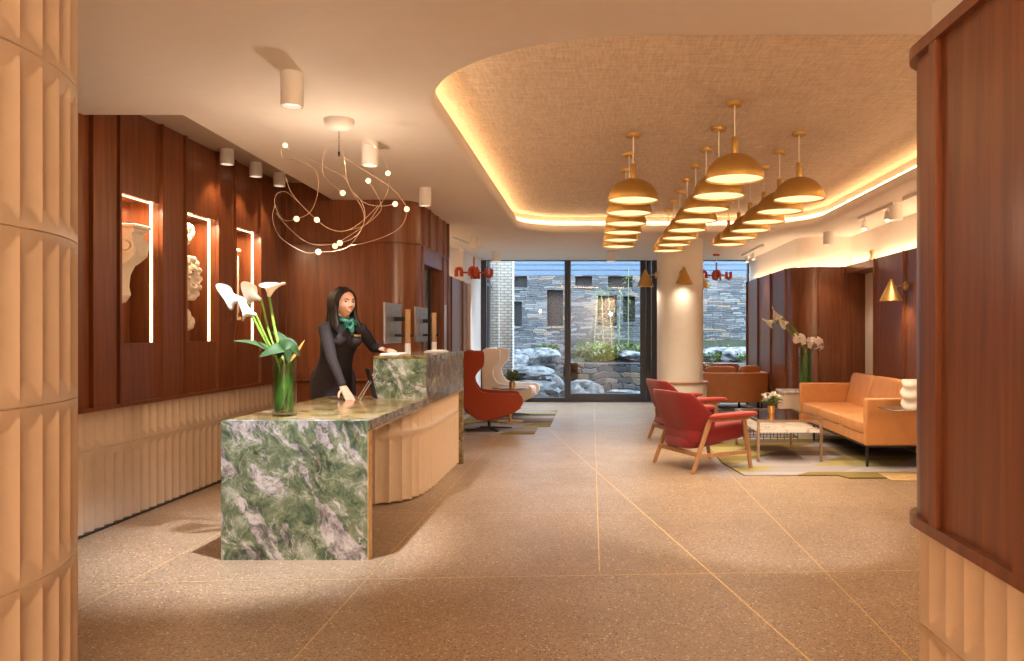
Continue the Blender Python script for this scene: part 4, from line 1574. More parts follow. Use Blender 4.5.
# ---- red armchairs on slanted wooden frames
def make_armchair():
    t = thing('red_armchair', 'x', 'armchair', group='red armchairs with wooden frames')
    # shell: wraps round the back, tops lean outwards
    g = G()
    rows = []
    n = 26
    nz = 8
    outer_, inner_ = [], []
    for i in range(n + 1):
        u = -1 + 2 * i / n
        a = u * math.radians(88)
        # plan: flattened arc open to +x
        ex = 0.55
        cx = 0.02 - 0.33 * math.copysign(abs(math.cos(a)) ** ex, math.cos(a))
        cy = 0.345 * math.copysign(abs(math.sin(a)) ** ex, math.sin(a))
        wing = max(0, (abs(u) - 0.62) / 0.38)
        top = 0.752 - 0.02 * abs(u) - 0.225 * wing ** 1.25
        bot = 0.255 + 0.02 * wing
        co, ci = [], []
        for k in range(nz + 1):
            v = k / nz
            z = bot + (top - bot) * v
            lean = (z - 0.30) * 0.20 * (1 - 0.75 * wing)
            tuck = -0.10 * (1 - v) ** 2.2
            nx, ny = -math.cos(a), math.sin(a)
            q = 1.0 if 0 < k < nz else 0.94
            co.append((cx - lean * 0.9 - tuck * nx * -1 * 0 + nx * tuck, cy * (1 + 0.10 * v) + ny * tuck, z))
            th = 0.055 * (0.75 if k in (0, nz) else 1)
            ci.append((cx - lean * 0.9 - nx * th + nx * tuck * 0.4, cy * (1 + 0.10 * v) - ny * th + ny * tuck * 0.4, z - (0.012 if k == nz else 0) + (0.012 if k == 0 else 0)))
        ring = co + list(reversed(ci))
        rows.append(ring)
    g.surf(rows, cu=True)
    vs = g.bm.verts
    vs.ensure_lookup_table()
    m = len(rows[0])
    g.f([vs[k] for k in range(m)])
    g.f([vs[n * m + k] for k in reversed(range(m))])
    g.done('backrest', MAT['red_fabric'], t, angle=70, subs=1)
    g = G()
    g.cushion((0.06, 0, 0.345), (0.66, 0.60, 0.19), (0, -0.10, 0), e=0.38)
    g.done('seat', MAT['red_fabric'], t)
    g = G()
    g.cushion((-0.06, 0, 0.27), (0.46, 0.50, 0.12), (0, -0.10, 0), e=0.5)
    g.done('seat_base', MAT['red_fabric'], t)
    for s in (-1, 1):
        g = G()
        g.cushion((0.14, s * 0.355, 0.515), (0.54, 0.115, 0.055), (0, -0.03, 0), e=0.6)
        g.done('arm_pad', MAT['lit_red_fabric'], t)
        g = G()
        g.bar((-0.13, s * 0.345, 0.475), (0.33, s * 0.345, 0.485), 0.042, 0.03)
        g.done('arm_rail', MAT['chair_wood'], t, bevel=0.006)
        g = G()
        g.bar((-0.10, s * 0.345, 0.49), (-0.295, s * 0.352, 0.0), 0.030, 0.046, (1, 0, 0), taper=0.8)
        g.done('leg', MAT['chair_wood'], t, bevel=0.006)
        g = G()
        g.bar((0.27, s * 0.345, 0.49), (0.35, s * 0.352, 0.0), 0.030, 0.046, (1, 0, 0), taper=0.75)
        g.done('leg', MAT['chair_wood'], t, bevel=0.006)
        g = G()
        g.bar((-0.235, s * 0.345, 0.155), (0.325, s * 0.345, 0.165), 0.024, 0.036)
        g.done('stretcher', MAT['chair_wood'], t, bevel=0.004)
    g = G()
    g.bar((-0.235, -0.345, 0.17), (-0.235, 0.345, 0.17), 0.028, 0.042)
    g.done('stretcher', MAT['chair_wood'], t, bevel=0.004)
    return t


a = make_armchair()
a.location = (1.03, 7.70, 0.0)
a.rotation_euler.z = math.radians(25)
a['label'] = 'red armchair nearest the camera, its back turned, in front of the glass coffee table'
dup(a, (1.06, 9.45, 0.0), math.radians(14), 'second red armchair, partly hidden behind the nearest red armchair')


# ---- leather sofa
def make_sofa():
    """faces -x; length along y 2.42, depth 0.86"""
    t = thing('leather_sofa', 'tan leather three seat sofa with thin black legs along the right wood wall', 'sofa')
    L, D = 1.21, 0.86
    m = MAT['tan_leather']
    g = G()
    g.box(0.02, D - 0.02, -L + 0.02, L - 0.02, 0.205, 0.315)
    g.done('base', m, t, bevel=0.012)
    g = G()
    g.box(0.01, D - 0.01, -L + 0.01, L - 0.01, 0.195, 0.207)
    g.done('frame', MAT['black_metal'], t, flat=True)
    for s in (-1, 1):
        g = G()
        y0, y1 = (-L, -L + 0.075) if s < 0 else (L - 0.075, L)
        g.box(0.0, D, y0, y1, 0.21, 0.655)
        g.done('arm', m, t, bevel=0.018, segs=3)
    g = G()
    g.box(D - 0.10, D, -L + 0.075, L - 0.075, 0.21, 0.655)
    g.done('backrest', m, t, bevel=0.018, segs=3)
    w3 = (2 * L - 0.15) / 3
    for k in range(3):
        yc = -L + 0.075 + w3 * (k + 0.5)
        g = G()
        g.cushion((0.335, yc, 0.365), (0.65, w3 - 0.004, 0.115), e=0.16, n=12)
        g.done('seat_cushion', m, t, angle=60)
        g = G()

        def tuft(p, w3=w3):
            d = p.z - 0.055
            if p.x < 0:
                p.x += 0.035 * math.exp(-(d / 0.02) ** 2) * max(0, 1 - (abs(p.y) / (w3 * 0.33)) ** 4)
            return p
        mrot = Euler((0, 0.22, 0)).to_matrix()
        rows = []
        nu, nv = 64, 40
        sg = lambda x, p: math.copysign(abs(x) ** p, x)
        e = 0.22
        for i in range(nv + 1):
            tt = -PI / 2 + PI * i / nv
            row = []
            for q in range(nu):
                aa = 2 * PI * q / nu
                ct = sg(math.cos(tt), e)
                p = Vector((0.085 * ct * sg(math.cos(aa), e), (w3 / 2 - 0.004) * ct * sg(math.sin(aa), e), 0.205 * sg(math.sin(tt), e)))
                row.append(Vector((0.665, yc, 0.575)) + mrot @ tuft(p))
            rows.append(row)
        g.surf(rows, cu=True)
        g.done('back_cushion', m, t, angle=60)
    for x in (0.05, D - 0.05):
        for y in (-L + 0.10, L - 0.5 if x < 0.4 else L - 0.10):
            g = G()
            g.box(x - 0.011, x + 0.011, y - 0.011, y + 0.011, 0, 0.2)
            g.done('leg', MAT['black_metal'], t, flat=True)
    return t


s = make_sofa()
s.location = (2.56, 8.70, 0.012)


# ---- brown loveseats by the right window
def loveseat(loc, rz, label):
    t = thing('brown_loveseat', label, 'sofa', loc, rz, 'brown leather loveseats by the window')
    m = MAT['brown_leather']
    # plan: faceted back; local -y is the back
    pl = [(-0.62, 0.58), (-0.72, 0.42), (-0.72, -0.02), (-0.10, -0.13), (0.36, 0.0), (0.40, 0.30), (0.40, 0.62)]
    ii = [(0.27, 0.60), (0.27, 0.40), (0.25, 0.12), (-0.10, 0.0), (-0.59, 0.09), (-0.59, 0.42), (-0.54, 0.56)]
    g = G()
    g.prism(pl + ii, 0.20, 0.655)
    g.done('backrest', m, t, bevel=0.015)
    g = G()
    g.prism([(-0.58, 0.62), (-0.58, 0.08), (-0.10, 0.0), (0.28, 0.12), (0.30, 0.62)], 0.21, 0.40)
    g.done('seat', m, t, bevel=0.02)
    g = G()
    g.cushion((0.10, 0.13, 0.57), (0.34, 0.14, 0.38), (-0.15, 0, 0.20), e=0.35)
    g.done('back_cushion', m, t)
    g = G()
    g.cushion((-0.36, 0.13, 0.56), (0.50, 0.12, 0.38), (-0.15, 0, -0.17), e=0.35)
    g.done('back_cushion', m, t)
    for x, y in ((-0.62, 0.10), (-0.10, -0.02), (0.28, 0.10), (0.32, 0.52), (-0.55, 0.50)):
        g = G()
        g.tube([(x, y, 0.0), (x, y, 0.21)], 0.012, 8)
        g.done('leg', MAT['black_metal'], t)
    return t


loveseat((2.36, 12.35, 0.012), 0.0, 'brown leather loveseat seen from behind beside the round white column')
loveseat((1.95, 14.05, 0.012), PI, 'brown leather loveseat against the right window, only its back cushions showing')
g = G()
g.lathe([(0.20, 0.0), (0.20, 0.012), (0.02, 0.02), (0.02, 0.52), (0.26, 0.52), (0.26, 0.54), (0.0001, 0.54)], seg=32)
t = thing('side_table', 'small round table between the brown loveseats', 'table', (1.95, 13.22, 0.012))
g.done('table_top', MAT['bronze'], t)


def posy(loc, r, h, fh, fr, label, flabel, n=9, petal='petal', leafm='garden_leaf', potm='brass', size=0.03):
    p = thing('flower_pot', label, 'pot', loc)
    g = G()
    g.lathe([(0.0001, 0), (r * 0.92, 0), (r, h), (r - 0.004, h), (r * 0.86, 0.01)], seg=24, cap=False)
    g.done('pot', MAT[potm], p)
    b = thing('posy', flabel, 'flowers', (loc[0], loc[1], loc[2] + h * 0.3))
    g = G()
    rnd = random.Random(int(loc[0] * 100 + loc[1]))
    g2 = G()
    for k in range(n):
        a = 2 * PI * k / n + rnd.uniform(-0.3, 0.3)
        rr = fr * rnd.uniform(0.35, 1.0)
        z = h * 0.7 + fh * rnd.uniform(0.35, 0.9)
        c = Vector((rr * math.cos(a), rr * math.sin(a), z))
        g.tube([(0, 0, 0.0), (c.x * 0.4, c.y * 0.4, z * 0.6), c], 0.003, 5)
        for q in range(5):
            d = Vector((rnd.uniform(-1, 1), rnd.uniform(-1, 1), rnd.uniform(0.1, 1))).normalized()
            leaf(g2, [c, c + d * size * 0.6 + Vector((0, 0, 0.004)), c + d * size * 1.3], size * 0.42, (0.3, 0.4, 0.8), 0.5, 4)
        for q in range(2):
            d = Vector((math.cos(a + q), math.sin(a + q), rnd.uniform(-0.2, 0.5))).normalized()
            leaf(g, [c * 0.5 + Vector((0, 0, h * 0.4)), c * 0.75 + d * size * 0.7 + Vector((0, 0, h * 0.2)), c * 0.8 + d * size * 1.8], size * 0.4, (0.3, 0.4, 0.8), 0.3, 4)
    tag(g2.done('petals', MAT[petal], b, angle=80), kind='stuff')
    tag(g.done('leaves', MAT[leafm], b, angle=80), kind='stuff')


posy((1.95, 13.20, 0.552), 0.05, 0.07, 0.16, 0.10, 'small pot on the round table between the brown loveseats', 'white posy showing above the back of the brown loveseat', size=0.055, n=11)

# ---- coffee table
t = thing('coffee_table', 'low rectangular coffee table with slim bronze legs, smoked glass top and white stone shelf', 'table', (1.95, 8.49, 0.012))
w2, l2, hz = 0.31, 0.60, 0.41
for x in (-w2, w2):
    for y in (-l2, l2):
        g = G()
        g.box(x - 0.013, x + 0.013, y - 0.013, y + 0.013, 0, hz - 0.022)
        g.done('leg', MAT['bronze'], t, flat=True, bevel=0.002)
g = G()
for y in (-l2, l2):
    g.box(-w2 - 0.016, w2 + 0.016, y - 0.014, y + 0.014, hz - 0.022, hz)
for x in (-w2, w2):
    g.box(x - 0.014, x + 0.014, -l2, l2, hz - 0.022, hz)
g.done('frame', MAT['bronze'], t, flat=True)
g = G()
g.box(-w2 + 0.014, w2 - 0.014, -l2 + 0.014, l2 - 0.014, hz - 0.012, hz - 0.002)
g.done('glass_top', MAT['smoked_glass'], t, flat=True)
g = G()
g.box(-w2 + 0.005, w2 - 0.005, -l2 + 0.005, l2 - 0.005, hz - 0.125, hz - 0.10)
g.done('shelf', MAT['white_marble'], t, flat=True)
posy((1.93, 8.62, 0.012 + hz), 0.038, 0.075, 0.13, 0.09, 'small brass pot on the glass coffee table', 'white and green posy on the glass coffee table', n=12, size=0.045)

# ---- low slatted magazine rack seen beyond the coffee table
t = thing('magazine_rack', 'low dark wire rack on the rug behind the coffee table', 'rack', (2.15, 9.62, 0.012))
g = G()
for z in (0.03, 0.16):
    g.tube([(-0.35, -0.1, z), (0.30, -0.1, z), (0.30, 0.1, z), (-0.35, 0.1, z)], 0.006, 6, closed=True)
for k in range(9):
    x = -0.35 + 0.65 * k / 8
    for y in (-0.1, 0.1):
        g.tube([(x, y, 0.0), (x, y, 0.16)], 0.004, 6)
g.done('wire_frame', MAT['black_metal'], t)

# ---- brass C side table and the white ceramic on it
t = thing('c_side_table', 'slim brass side table at the near end of the tan sofa', 'table', (2.86, 7.08, 0))
g = G()
g.box(-0.27, 0.20, -0.17, 0.17, 0.60, 0.612)
g.done('table_top', MAT['bronze'], t, bevel=0.004)
g = G()
g.box(0.02, 0.05, -0.02, 0.02, 0.012, 0.60)
g.done('post', MAT['brass_matte'], t, flat=True)
g = G()
g.box(-0.27, 0.20, -0.17, 0.17, 0.0, 0.014)
g.done('base', MAT['brass_matte'], t, bevel=0.004)
t = thing('ceramic_vessel', 'wavy white ceramic vessel on the brass side table by the tan sofa', 'vase', (2.87, 7.08, 0.612))
g = G()
rows = []
for i in range(25):
    v = i / 24
    row = []
    for k in range(48):
        a = 2 * PI * k / 48
        r = 0.115 + 0.012 * math.sin(PI * v) + 0.012 * math.sin(9 * v * PI * 0.55 + 1.6 * math.sin(2 * a))
        row.append((r * math.cos(a), r * math.sin(a) * 0.8, 0.255 * v))
    rows.append(row)
vs = g.surf(rows, cu=True)
g.f(list(reversed(vs[0])))
rows = [[(p[0] * q, p[1] * q, z) for p in rows[-1]] for q, z in ((1, 0.255), (0.82, 0.25), (0.8, 0.05))]
vs = g.surf(rows, cu=True)
g.f(vs[-1])
g.done('body', MAT['ceramic'], t)

# ---- plinth with the tall vase
g = G((2.95, 10.55, 0))
g.box(2.50, 3.42, 10.42, 10.78, 0.0, 0.50)
t = thing('console_plinth', 'low beige plinth behind the tan sofa carrying a tall vase', 'plinth', (2.95, 10.55, 0))
g.done('body', MAT['tile'], t, bevel=0.006)
g = G((2.95, 10.55, 0))
g.box(2.48, 3.44, 10.40, 10.80, 0.50, 0.53)
g.done('top_slab', MAT['white_marble'], t, flat=True)
LV = (2.83, 10.60, 0.53)
vase('tall clear vase packed with green stems on the plinth behind the tan sofa', LV, 0.092, 0.56)
for k in range(3):
    g = G(LV)
    wrap(g, LV, 0.078 - 0.008 * k, LV[2] + 0.03, LV[2] + 0.52, -3.0 + 1.9 * k, -1.0 + 1.9 * k, twist=0.8 - 0.5 * k)
    o = g.done('vase_leaf', MAT['vase_leaf'], angle=80, solid=0.002)
    o.location = LV
    tag(o, ['green leaf curled inside the front left of the tall lounge vase', 'green leaf curled inside the right of the tall lounge vase',
            'green leaf curled inside the back of the tall lounge vase'][k], 'leaf', 'leaves in the tall lounge vase')
for lab, tip, size, aim in (('white calla lily furthest left in the tall lounge vase', (768, 322, 10.45), 0.14, (-0.8, -0.25, -0.35)),
                            ('white calla lily arching over the others in the tall lounge vase', (776, 319, 10.6), 0.155, (-0.85, -0.2, 0.2)),
                            ('white calla lily at the right of the three in the tall lounge vase', (782, 324, 10.4), 0.14, (-0.8, -0.3, -0.1))):
    e = cpt(*tip)
    e = (e[0] + 0.08, e[1], e[2] + 0.02)
    P = [(LV[0] + 0.02, LV[1], LV[2] + 0.05), (LV[0] - 0.02, LV[1], LV[2] + 0.52), ((LV[0] + e[0]) / 2, (LV[1] + e[1]) / 2, (LV[2] + 0.58 + e[2]) / 2 + 0.02), e]
    calla('calla_lily', lab, LV, P, size, aim, 'callas in the tall lounge vase', (0, -0.6, 0.8))


def orchid(c, n, r, label):
    b = thing('orchid_cluster', label, 'flowers', LV)
    rnd = random.Random(n)
    g = G(LV)
    st_ = G(LV)
    c = Vector(c)
    st_.tube(spline([(LV[0], LV[1], LV[2] + 0.1), (LV[0], LV[1], LV[2] + 0.5), (c.x, c.y, c.z)], 6), 0.006, 6)
    for k in range(n):
        d = Vector((rnd.uniform(-1, 1), rnd.uniform(-1, 0.6), rnd.uniform(-0.7, 1))).normalized()
        p = c + d * r * rnd.uniform(0.55, 1.0)
        f = (d + Vector((0, -0.6, 0))).normalized()
        u = f.orthogonal().normalized()
        w_ = f.cross(u)
        for q in range(5):
            a = 2 * PI * q / 5 + rnd.random()
            e = u * math.cos(a) + w_ * math.sin(a)
            leaf(g, [p, p + e * 0.026 + f * 0.008, p + e * 0.052], 0.022, f, 0.2, 4)
    tag(g.done('petals', MAT['pink_petal'], b, angle=80), kind='stuff')
    st_.done('stem', MAT['stem_green'], b)


orchid(cpt(800, 339.5, 10.55), 12, 0.085, 'pale pink orchid cluster above the rim of the tall lounge vase')
orchid(cpt(816, 343, 10.55), 14, 0.10, 'pale pink orchid cluster hanging right of the tall lounge vase')


# ---- wing chairs
def wing_chair(loc, rz, mat, label):
    t = thing('wing_chair', label, 'armchair', loc, rz, 'high wing chairs by the glass door')
    pf = [(-0.375, 1.01), (-0.25, 1.03), (-0.14, 1.02), (-0.125, 0.96), (-0.135, 0.85), (-0.19, 0.79), (-0.235, 0.72), (-0.235, 0.64), (-0.20, 0.57), (-0.14, 0.515),
          (0.08, 0.49), (0.28, 0.485), (0.345, 0.465), (0.365, 0.40), (0.345, 0.335), (0.25, 0.27), (0.10, 0.215), (-0.09, 0.165), (-0.20, 0.185), (-0.30, 0.245), (-0.375, 0.345), (-0.385, 0.6)]
    P = [(p.x, p.z) for p in spline([(x, 0, z) for x, z in pf], 3, closed=True)]
    for s in (-1, 1):
        g = G()
        # side wing, slightly bowed outwards
        n = len(P)
        A = [g.v((x, s * (0.355 - 0.07 * max(0, -x) - 0.04 * max(0, 0.4 - z)), z)) for x, z in P]
        B = [g.v((x * 0.985, s * (0.305 - 0.07 * max(0, -x) - 0.04 * max(0, 0.4 - z)), z)) for x, z in P]
        for i in range(n):
            g.f([A[i], A[(i + 1) % n], B[(i + 1) % n], B[i]])
        for l in (A, B):
            es = [g.bm.edges.get((l[i], l[(i + 1) % n])) for i in range(n)]
            bmesh.ops.triangle_fill(g.bm, edges=es, use_beauty=True)
        g.done('side_wing', mat, t, angle=50, bevel=0.012, segs=2)
    g = G()
    rows = []
    for x, z in ((-0.30, 1.02), (-0.375, 1.0), (-0.385, 0.8), (-0.385, 0.6), (-0.375, 0.36), (-0.31, 0.26), (-0.20, 0.19), (-0.09, 0.17), (0.10, 0.22), (0.25, 0.275), (0.33, 0.33)):
        rows.append([(x - 0.03 * (1 - (2 * k / 8 - 1) ** 2), (0.33 - 0.07 * max(0, -x)) * (2 * k / 8 - 1), z) for k in range(9)])
    g.surf(rows)
    g.done('backrest', mat, t, angle=60, solid=0.05)
    g = G()
    g.cushion((0.04, 0, 0.37), (0.60, 0.54, 0.15), (0, -0.06, 0), e=0.35)
    g.done('seat', mat, t)
    g = G()
    g.tube([(-0.06, 0, 0.03), (-0.06, 0, 0.2)], 0.02, 10)
    g.done('pedestal', MAT['black_metal'], t)
    for a in (20, 110, 200, 290):
        g = G()
        c, s_ = math.cos(math.radians(a)), math.sin(math.radians(a))
        g.bar((-0.06, 0, 0.035), (-0.06 + 0.32 * c, 0.32 * s_, 0.012), 0.035, 0.022, taper=0.6)
        g.done('leg', MAT['black_metal'], t, flat=True)
    return t


wing_chair((-1.29, 10.5, 0.012), math.radians(8), MAT['rust_fabric'], 'rust red high wing chair behind the end of the reception desk')
wing_chair((-1.22, 12.3, 0.012), math.radians(-6), MAT['cream_fabric'], 'cream high wing chair behind the rust red wing chair')
t = thing('bistro_table', 'small round dark table on a brass stem between the wing chairs', 'table', (-1.17, 11.45, 0.012))
g = G()
g.lathe([(0.0001, 0.475), (0.26, 0.475), (0.265, 0.482), (0.26, 0.49), (0.0001, 0.49)], seg=40)
g.done('table_top', MAT['bronze'], t)
g = G()
g.tube([(0, 0, 0.01), (0, 0, 0.475)], 0.016, 12)
g.done('stem', MAT['brass'], t)
g = G()
g.lathe([(0.0001, 0.0), (0.19, 0.0), (0.19, 0.008), (0.03, 0.014), (0.016, 0.03)], seg=36)
g.done('base', MAT['brass'], t)
posy((-1.14, 11.42, 0.502), 0.045, 0.085, 0.17, 0.09, 'small copper pot on the round table between the wing chairs', 'yellow green posy on the round table between the wing chairs', n=12, petal='pale_leaf', size=0.05)

# ================================================================== COURTYARD OUTSIDE
g = G()
g.box(-8, 10, 14.98, 20.3, -0.32, -0.10)
st(g.done('ground_courtyard', MAT['soil'], flat=True))
g = G()
WS = [(-2.06, -1.62, 2.42, 2.70), (-2.06, -1.75, 1.46, 2.06), (-1.125, -0.72, 1.46, 2.36), (-0.42, 0.0, 2.46, 2.70), (0.4, 1.02, 2.42, 2.70), (0.14, 0.62, 1.46, 2.22), (0.78, 1.08, 1.56, 2.20)]
CY = 20.0
# wall as boxes around the window openings: cut by columns of x
xs = sorted({-8.0, 10.0} | {v for a, b, c, d in WS for v in (a, b)})
for x0, x1 in zip(xs, xs[1:]):
    cuts = sorted([(c, d) for a, b, c, d in WS if a <= x0 + 1e-6 and b >= x1 - 1e-6])
    z = -0.3
    for c, d in cuts:
        g.box(x0, x1, CY, CY + 0.4, z, c)
        z = d
    g.box(x0, x1, CY, CY + 0.4, z, 2.73)
wc = st(g.done('wall_courtyard', MAT['slate'], flat=True))
g = G()
for a, b, c, d in WS:
    g.box(a - 0.02, b + 0.02, CY + 0.22, CY + 0.26, c - 0.02, d + 0.02)
st(g.done('window_pane', MAT['white_tile_dark'], wc, flat=True))
g = G()
for a, b, c, d in WS:
    g.box(a - 0.05, b + 0.05, CY - 0.04, CY + 0.2, c - 0.07, c)
st(g.done('stone_sill', MAT['slate'], wc, flat=True))
g = G()
for k in range(9):
    z = 2.73 + 0.13 * k
    g.box(-8, 10, CY + 0.02, CY + 0.10, z, z + 0.115)
g.box(-8, 10, CY + 0.10, CY + 0.2, 2.7, 4.0)
st(g.done('wall_courtyard_cladding', MAT['cladding'], flat=True))
# white brick corner at the left
g = G()
g.box(-1.90, -1.63, 16.4, 16.75, -0.2, 4.0)
g.box(-2.14, -2.02, 15.0, 16.75, -0.2, 0.3)
g.box(-2.14, -2.02, 15.0, 15.25, 0.3, 4.0)
g.box(-2.14, -1.90, 16.3, 16.75, 0.3, 4.0)
wb = st(g.done('wall_white_brick', MAT['white_brick'], flat=True))
g = G()
g.box(-2.10, -2.07, 15.25, 16.3, 0.3, 4.0)
st(g.done('window_pane', MAT['white_tile_dark'], wb, flat=True))
g = G()
g.box(-2.09, -2.03, 15.72, 15.78, 0.3, 4.0)
g.box(-2.09, -2.03, 15.25, 16.3, 2.2, 2.26)
st(g.done('window_frame', MAT['frame_metal'], wb, flat=True))
# retaining wall and planted terrace
g = G()
g.box(-0.62, 6.0, 17.4, 17.75, -0.2, 0.62)
g.box(-0.62, -0.3, 17.4, 20.0, -0.2, 0.62)
st(g.done('wall_retaining', MAT['rubble'], flat=True))
g = G()
rows = []
for i in range(13):
    y = 17.7 + 2.35 * i / 12
    rows.append([(-0.4 + 6.4 * k / 40, y, 0.58 + 0.045 * i + 0.06 * noise.noise(Vector((k * 0.35, y * 1.3, 0)))) for k in range(41)])
g.surf(rows)
st(g.done('ground_terrace', MAT['soil'], angle=80))


def boulder(c, r, seed, label, rot=0.0):
    g = G()
    off = Vector((seed * 3.7, seed * 1.3, seed * 7.1))
    m = Matrix.Rotation(rot, 3, 'Z')

    def fn(p):
        d = Vector((p.x / r[0], p.y / r[1], p.z / r[2]))
        k = 1 + 0.38 * noise.noise(d * 1.1 + off) + 0.16 * noise.noise(d * 2.9 + off) + 0.07 * noise.noise(d * 6.5 + off)
        q = Vector((p.x * k, p.y * k, p.z * k))
        q.z = min(q.z, r[2] * 0.92 + 0.1 * r[2] * noise.noise(d * 2 + off))
        return q
    g.ell((0, 0, 0), r, m, 40, 24, fn)
    o = g.done('boulder', MAT['boulder'], angle=32)
    o.location = c
    return tag(o, label, 'boulder', 'grey boulders in the courtyard')


BL = [((-1.25, 15.85, 0.0), (0.62, 0.45, 0.36), 'flat grey boulder just behind the cream wing chair'),
      ((-0.20, 15.75, 0.0), (0.52, 0.42, 0.37), 'large pale boulder in the middle close to the glass door'),
      ((0.66, 15.65, -0.02), (0.42, 0.30, 0.20), 'low pale boulder behind the right leaf of the glass door'),
      ((1.20, 15.7, -0.05), (0.30, 0.28, 0.18), 'small boulder close behind the dark door frame'),
      ((-1.25, 16.45, 0.42), (0.56, 0.42, 0.20), 'long flat boulder lying above the front boulders at the left'),
      ((-1.05, 17.0, 0.0), (0.42, 0.40, 0.62), 'broad boulder in the second row left of the door mullion'),
      ((-1.0, 17.2, 0.72), (0.34, 0.32, 0.26), 'rounded pale boulder on top of the second row'),
      ((-1.55, 17.6, 0.35), (0.6, 0.5, 0.5), 'dark boulder at the foot of the white brick corner'),
      ((-1.75, 18.6, 0.4), (0.8, 0.6, 0.55), 'shadowed boulder at the foot of the far stone wall'),
      ((0.85, 18.05, 0.74), (0.36, 0.26, 0.16), 'pale boulder on the planted terrace behind the glass door'),
      ((1.45, 18.05, 0.74), (0.35, 0.26, 0.15), 'boulder on the terrace near the right edge of the glass door'),
      ((0.1, 18.6, 0.74), (0.42, 0.30, 0.18), 'mossy boulder on the terrace below the bamboo'),
      ((2.35, 18.02, 0.74), (0.40, 0.25, 0.20), 'pale boulder low in the right window'),
      ((3.15, 18.05, 0.74), (0.42, 0.25, 0.20), 'boulder at the right edge of the right window'),
      ((2.2, 18.4, 0.78), (0.55, 0.35, 0.16), 'flat boulder higher up in the right window'),
      ((3.2, 18.6, 0.80), (0.6, 0.35, 0.17), 'flat boulder below the stone wall in the right window'),
      ((2.75, 16.3, 0.05), (0.6, 0.5, 0.4), 'large boulder hidden low behind the brown loveseats')]
for k, (c, r, lab) in enumerate(BL):
    boulder(c, r, k + 1, lab, k * 1.3)


def shrub(c, w_, h, n, label, mat='garden_leaf', ls=0.07, seed=1):
    t = thing('garden_shrub', label, 'shrub', c, 0, 'low plants on the courtyard terrace')
    rnd = random.Random(seed)
    g = G()
    s2 = G()
    for k in range(n):
        a = rnd.uniform(0, 2 * PI)
        rr = math.sqrt(rnd.random())
        z = h * rnd.uniform(0.15, 1.0) * (1 - 0.45 * rr)
        p = Vector((rr * w_ * math.cos(a), rr * w_ * 0.7 * math.sin(a), z))
        d = Vector((math.cos(a + rnd.uniform(-1, 1)), math.sin(a + rnd.uniform(-1, 1)), rnd.uniform(-0.2, 0.9))).normalized()
        leaf(g, [p, p + d * ls * 0.6 + Vector((0, 0, 0.01)), p + d * ls * 1.2], ls * 0.30, (0.2, 0.3, 0.9), 0.25, 2)
        if k % 9 == 0:
            s2.tube([(p.x * 0.2, p.y * 0.2, 0), p * 0.6, p], 0.005, 5)
    tag(g.done('foliage', MAT[mat], t, angle=80), kind='stuff')
    s2.done('branches', MAT['bark'], t)
    return t


SH = [((0.15, 19.2, 0.66), 0.34, 0.50, 300, 'tall pale plants at the foot of the far stone wall', 'pale_leaf'),
      ((0.75, 19.3, 0.66), 0.36, 0.42, 300, 'green plants at the foot of the far stone wall', 'garden_leaf'),
      ((1.35, 19.2, 0.66), 0.36, 0.40, 300, 'yellow green plants right of the bamboo by the far stone wall', 'garden_leaf'),
      ((2.3, 19.2, 0.66), 0.40, 0.34, 260, 'green plants along the far wall in the right window', 'garden_leaf'),
      ((3.2, 19.3, 0.66), 0.40, 0.34, 260, 'pale plants along the far wall in the right window', 'pale_leaf'),
      ((0.20, 17.95, 0.60), 0.34, 0.46, 420, 'bright green shrub at the left of the terrace', 'garden_leaf'),
      ((0.62, 18.25, 0.62), 0.38, 0.44, 420, 'pale green shrub in the middle of the terrace', 'pale_leaf'),
      ((1.05, 18.35, 0.62), 0.38, 0.40, 420, 'green shrub behind the terrace boulders', 'garden_leaf'),
      ((1.5, 18.2, 0.62), 0.28, 0.26, 200, 'low green shrub at the right of the terrace', 'garden_leaf'),
      ((-0.1, 18.5, 0.64), 0.32, 0.42, 320, 'pale shrub at the corner of the terrace', 'pale_leaf'),
      ((-1.0, 17.75, 0.85), 0.22, 0.20, 120, 'small green shrub above the left boulders', 'garden_leaf'),
      ((2.6, 17.9, 0.66), 0.30, 0.22, 200, 'green plant between the boulders of the right window', 'garden_leaf'),
      ((3.3, 17.8, 0.64), 0.26, 0.20, 160, 'green plant at the right edge of the right window', 'garden_leaf')]
for k, (c, w_, h, n, lab, m) in enumerate(SH):
    shrub(c, w_, h, n, lab, m, seed=k + 5)
